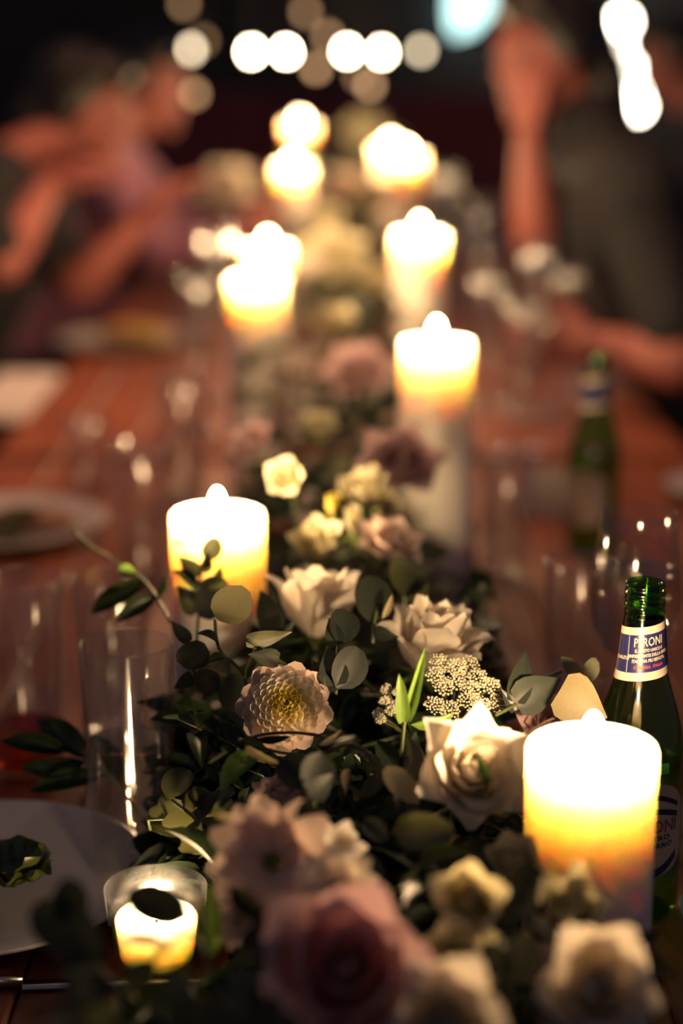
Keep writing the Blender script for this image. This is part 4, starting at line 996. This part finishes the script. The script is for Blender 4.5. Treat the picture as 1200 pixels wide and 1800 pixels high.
def ztop(y): return 0.125 + max(0, min(y, 4.6) - 1.2) * 0.045
for k in range(160):
    y = 0.80 + 1.15 * rf.random(); x = rf.gauss(0.005, 0.055); hw = 0.11
    x = max(-hw, min(hw, x)); zt = ztop(y) * (1 - (x / 0.2) ** 2)
    kind = rf.choice(['euc', 'euc', 'ruscus', 'ruscus', 'pale'] if y > 1.3 else ['euc', 'ruscus', 'ruscus'])
    filler(kind, x, y, zt * rf.uniform(0.15, 0.95), rf.uniform(0, 6.28), rf.uniform(-0.1, 0.6), rf.uniform(0.12, 0.18), 14, rf)
for k in range(80):          # the dark mass before the leaf-covered candle
    y = rf.uniform(1.0, 1.36); x = rf.uniform(-0.135, -0.02)
    filler(rf.choice(['euc', 'ruscus', 'ruscus']), x, y, rf.uniform(0.005, 0.12) * (1 if x > -0.085 else 0.45), rf.uniform(0, 6.28), rf.uniform(-0.1, 0.6), rf.uniform(0.08, 0.13), 12, rf)
for k in range(105):
    y = 1.75 + 3.0 * rf.random() ** 1.15; x = rf.gauss(0.015, 0.06); x = max(-0.13, min(0.14, x)); zt = ztop(y) * 1.1 * (1 - (x / 0.22) ** 2)
    filler(rf.choice(['euc', 'ruscus', 'pale', 'pale']), x, y, zt * rf.uniform(0.2, 1.0), rf.uniform(0, 6.28), rf.uniform(-0.1, 0.7), rf.uniform(0.14, 0.22), 14, rf)

ORD = ['uppermost', 'second from top', 'third from top', 'fourth from top', 'fifth from top', 'sixth from top', 'seventh from top', 'eighth from top', 'ninth from top', 'tenth from top', 'eleventh from top', 'twelfth from top', 'thirteenth from top', 'fourteenth from top', 'fifteenth from top', 'sixteenth from top', 'seventeenth from top', 'eighteenth from top']
for lab, L in FILL.items():
    L.sort(key=lambda q: q[0])
    if len(L) > 1:
        for k, (_, o) in enumerate(L):
            o['label'] = lab + (', lowest' if k == len(L) - 1 else ', ' + ORD[min(k, 17)])
# ------------------------------------------------------------------ guests
def capsule(bm, a, ra, b, rb_, seg=14):
    a = Vector(a); b = Vector(b); y = b - a
    if y.length > 1e-4:
        m = Matrix.Translation((a + b) / 2) @ Vector((0, 0, 1)).rotation_difference(y.normalized()).to_matrix().to_4x4()
        bmesh.ops.create_cone(bm, cap_ends=True, segments=seg, radius1=ra, radius2=rb_, depth=y.length, matrix=m)
    for p, r in ((a, ra), (b, rb_)): bmesh.ops.create_icosphere(bm, subdivisions=2, radius=r * random.uniform(0.985, 1.015), matrix=Matrix.Translation(p))
def ball(bm, M4, p, r):
    """r: three half-axes in the head's own directions"""
    bmesh.ops.create_icosphere(bm, subdivisions=3, radius=1, matrix=M4 @ Matrix.Translation(p) @ Matrix.Diagonal((*r, 1)))
def fuse(name, bm, voxel, mat, parent, it=4):
    m = bpy.data.meshes.new('raw'); bm.to_mesh(m); bm.free()
    o = bpy.data.objects.new('raw', m); C.objects.link(o)
    r = o.modifiers.new('r', 'REMESH'); r.mode = 'VOXEL'; r.voxel_size = voxel; r.use_smooth_shade = True
    s_ = o.modifiers.new('s', 'SMOOTH'); s_.factor = 0.5; s_.iterations = it
    dg = bpy.context.evaluated_depsgraph_get(); me = bpy.data.meshes.new_from_object(o.evaluated_get(dg))
    bpy.data.objects.remove(o); bpy.data.meshes.remove(m)
    me.materials.clear(); me.materials.append(mat)
    for v in me.vertices: v.co -= parent.location
    return obj(name, me, parent)
def hand(bm, wrist, palm_dir, thumb_dir, curl=0.6):
    d = palm_dir.normalized(); th = (thumb_dir - d * thumb_dir.dot(d)).normalized(); nrm = d.cross(th)
    k = wrist + d * 0.085
    capsule(bm, wrist, 0.024, wrist + d * 0.03, 0.026)
    for i, (off, L) in enumerate([(0.030, 0.072), (0.010, 0.080), (-0.011, 0.075), (-0.030, 0.060)]):
        capsule(bm, wrist + d * 0.025 + th * off * 0.6, 0.016, k + th * off, 0.0125)
        p = k + th * off; dv = d.copy()
        for q in range(3):
            dv = (dv + nrm * curl * 0.55).normalized(); e = p + dv * L * (0.42, 0.32, 0.26)[q]
            capsule(bm, p, 0.0098 - q * 0.0008, e, 0.0090 - q * 0.0008, 10); p = e
    p = wrist + d * 0.025 + th * 0.022
    for q in range(3):
        dv = (d * (0.55 + 0.25 * q) + th * (0.8 - 0.25 * q) + nrm * 0.25 * curl).normalized(); e = p + dv * (0.042, 0.034, 0.026)[q]
        capsule(bm, p, 0.0125 - q * 0.0015, e, 0.0115 - q * 0.0015, 10); p = e
def person(label, head, face, hips, arms, cloth, long_hair, group='guests seated along the tables', bare=True, collar=False):
    """head: centre of the skull; face: where it looks; arms: (shoulder, elbow, wrist, hand direction, thumb direction) twice"""
    head = Vector(head); hips = Vector(hips); face = Vector(face).normalized()
    t = thing('person', label, 'person', (hips.x, hips.y, 0), group)
    x = face.cross(Vector((0, 0, 1))).normalized(); up = x.cross(face)
    HM = Matrix.Translation(head) @ Matrix((x, face, up)).transposed().to_4x4()
    sh = [Vector(a[0]) for a in arms]; mid = (sh[0] + sh[1]) / 2
    neck = mid + Vector((0, 0, 0.045)); chest = mid.lerp(hips, 0.30); waist = mid.lerp(hips, 0.65)
    fw = Vector((mid.x - hips.x, mid.y - hips.y, 0)); sgn = -1 if hips.x > 0 else 1; fw = Vector((sgn, 0, 0))
    side = Vector((0, 1, 0))
    bm = bmesh.new(); cl = bmesh.new()
    def torso(b, g):
        for s in (-1, 1):
            capsule(b, hips + side * 0.075 * s, 0.115 + g, waist + side * 0.05 * s, 0.100 + g); capsule(b, waist + side * 0.05 * s, 0.100 + g, chest + side * 0.07 * s, 0.112 + g)
            capsule(b, chest + side * 0.07 * s, 0.112 + g, mid.lerp(sh[0] if s < 0 else sh[1], 0.55) - Vector((0, 0, 0.03)), 0.075 + g)
        for q in sh: capsule(b, q, 0.052 + g, mid + Vector((0, 0, 0.015)), 0.055 + g)
        for s in (-1, 1):
            h = hips + side * 0.09 * s; kn = h + fw * 0.40 + Vector((0, 0, 0.03)); ft = kn - Vector((0, 0, kn.z - 0.09)) - fw * 0.03
            capsule(b, h, 0.085 + g, kn, 0.056 + g); capsule(b, kn, 0.056 + g, ft, 0.040 + g)
    torso(bm, 0); torso(cl, 0.029)
    for s in (-1, 1):
        h = hips + side * 0.09 * s; kn = h + fw * 0.40; ft = Vector((kn.x, kn.y, 0.05)) - fw * 0.03
        capsule(bm, ft, 0.035, ft + fw * 0.16 - Vector((0, 0, 0.012)), 0.03); capsule(cl, ft, 0.044, ft + fw * 0.17 - Vector((0, 0, 0.012)), 0.036)
    capsule(bm, mid, 0.058, neck, 0.05); capsule(bm, neck, 0.050, head - up * 0.05 - face * 0.012, 0.050)
    for a in arms:
        s_, e, w_ = (Vector(q) for q in a[:3])
        capsule(bm, s_, 0.048, e, 0.038); capsule(bm, e, 0.039, e.lerp(w_, 0.35), 0.040); capsule(bm, e.lerp(w_, 0.35), 0.040, w_, 0.025)
        hand(bm, w_, Vector(a[3]), Vector(a[4]), a[5] if len(a) > 5 else 0.6)
        capsule(cl, s_, 0.070, s_.lerp(e, 0.8 if bare else 1.0), 0.055)
        bmesh.ops.create_icosphere(cl, subdivisions=3, radius=0.078, matrix=Matrix.Translation(s_.lerp(e, 0.06) + Vector((0, 0, -0.003))))
        if not bare: capsule(cl, e, 0.050, e.lerp(w_, 0.9), 0.036)
    if collar: capsule(cl, mid, 0.072, neck.lerp(head - up * 0.05, 0.45), 0.062)
    # head: skull, face, jaw, chin, nose, brow, lips, ears
    ball(bm, HM, (0, -0.012, 0.022), (0.074, 0.092, 0.088)); ball(bm, HM, (0, 0.022, -0.030), (0.062, 0.064, 0.078)); ball(bm, HM, (0, 0.040, -0.078), (0.040, 0.040, 0.030))
    ball(bm, HM, (0, 0.068, -0.098), (0.018, 0.018, 0.016)); ball(bm, HM, (0, 0.072, 0.026), (0.048, 0.016, 0.012)); ball(bm, HM, (0, 0.092, -0.022), (0.0115, 0.016, 0.013)); ball(bm, HM, (0, 0.085, 0.000), (0.009, 0.014, 0.024))
    ball(bm, HM, (0, 0.080, -0.058), (0.022, 0.010, 0.006)); ball(bm, HM, (0, 0.078, -0.069), (0.019, 0.010, 0.007))
    for s in (-1, 1):
        ball(bm, HM, (s * 0.076, -0.010, -0.012), (0.009, 0.018, 0.030)); ball(bm, HM, (s * 0.040, 0.058, -0.024), (0.020, 0.020, 0.020))
    fuse('body', bm, 0.0065, M['skin'], t)
    fuse('clothing', cl, 0.010, M[cloth], t)
    eb = bmesh.new()
    for s in (-1, 1): ball(eb, HM, (s * 0.031, 0.074, 0.006), (0.013, 0.011, 0.009))
    fuse('eyes', eb, 0.003, plain('eye', (0.3, 0.27, 0.25), 0.2), t, 2)
    hb = bmesh.new()
    ball(hb, HM, (0, -0.026, 0.036), (0.086, 0.098, 0.090)); ball(hb, HM, (0, 0.030, 0.088), (0.066, 0.060, 0.032)); ball(hb, HM, (0, -0.075, -0.010), (0.074, 0.055, 0.080))
    for s in (-1, 1): ball(hb, HM, (s * 0.070, -0.022, 0.010), (0.020, 0.045, 0.060))
    if long_hair:
        for s in (-1, 0, 1):
            a = HM @ Vector((s * 0.055, -0.075, -0.03)); capsule(hb, a, 0.045, a + Vector((0, 0, -0.17)) - fw * 0.03, 0.04); capsule(hb, a + Vector((0, 0, -0.17)) - fw * 0.03, 0.04, a + Vector((0, 0, -0.31)) - fw * 0.02, 0.018)
    else:
        ball(hb, HM, (0, -0.095, -0.02), (0.045, 0.045, 0.045))
    fuse('hair', hb, 0.008, M['hair'], t)
    chair(hips, fw)
    return t
def chair(hips, fw):
    side = 'left' if fw.x > 0 else 'right'
    t = thing('dining_chair', {(1, 0): 'dark chair under the guest with raised forearm at left', (1, 1): 'dark chair under the guest in mauve', (-1, 0): 'dark chair under the guest in black at right', (-1, 1): 'dark chair under the far guest at the right edge'}[int(fw.x), int(hips.y > 4)], 'chair', (hips.x, hips.y, 0), 'dark dining chairs')
    sz = hips.z - 0.145
    box('seat', -0.21, 0.21, -0.21, 0.21, sz - 0.04, sz, M['dark wood'], t, b=0.012)
    for sx in (-1, 1):
        for sy in (-1, 1): box('leg', sx * 0.18 - 0.018, sx * 0.18 + 0.018, sy * 0.18 - 0.018, sy * 0.18 + 0.018, 0, sz - 0.04, M['dark wood'], t)
    bx = -fw.x * 0.225
    for sy in (-1, 1): box('back_post', bx - 0.015, bx + 0.015, sy * 0.19 - 0.015, sy * 0.19 + 0.015, sz - 0.04, sz + 0.45, M['dark wood'], t)
    for z in (0.20, 0.34): box('back_slat', bx - 0.009, bx + 0.009, -0.175, 0.175, sz + z, sz + z + 0.07, M['dark wood'], t, b=0.004)
# guest on the left, chin over a raised hand
h = P(150, 195, 3.5)
person('dark-haired guest in black with a raised forearm, at upper left', h, (1, -0.45, -0.25), (-0.86, 3.50, 0.60), [
    ((-0.66, 3.28, 1.04), P(5, 462, 3.20), P(84, 330, 3.32), (0.85, 0.15, 0.45), (0.3, -1, 0), 0.9),
    ((-0.64, 3.62, 1.05), P(140, 500, 3.42), P(245, 392, 3.38), (0.7, -0.1, 0.7), (0, -1, 0.3), 0.5)], 'black cloth', True)
h = P(268, 150, 4.55)
person('guest in a mauve top seated behind the black-clad guest at left', h, (0.9, -0.6, -0.15), (-0.82, 4.60, 0.60), [
    ((-0.58, 4.42, 1.03), (-0.42, 4.28, 0.83), (-0.24, 4.42, 0.87), (0.8, 0.4, 0.2), (0, 0, 1), 0.5),
    ((-0.58, 4.76, 1.03), (-0.40, 4.84, 0.83), (-0.22, 4.68, 0.88), (0.8, -0.3, 0.2), (0, 0, 1), 0.5)], 'mauve cloth', False, bare=False)
h = P(962, 95, 3.10)
person('dark-haired guest in black with hand at the chin, at upper right', h, (-1, -0.5, -0.1), (0.74, 3.12, 0.60), [
    ((0.47, 2.93, 1.08), P(1195, 645, 2.80), P(1055, 600, 2.86), (-1, 0.15, -0.05), (0, 0, 1), 0.5),
    ((0.45, 3.27, 1.09), P(940, 420, 3.14), P(930, 262, 3.06), (0.1, 0.1, 1), (-0.2, -1, 0), 0.9)], 'black cloth', True, collar=True)
h = P(1172, 105, 5.2)
person('dim far guest in navy at the right edge', h, (-1, -0.3, -0.1), (1.22, 5.2, 0.60), [
    ((1.02, 5.02, 1.06), (0.86, 4.95, 0.83), (0.66, 5.05, 0.80), (-1, 0.2, 0), (0, 0, 1), 0.5),
    ((1.02, 5.38, 1.06), (0.86, 5.45, 0.83), (0.66, 5.35, 0.80), (-1, -0.2, 0), (0, 0, 1), 0.5)], 'navy cloth', False)
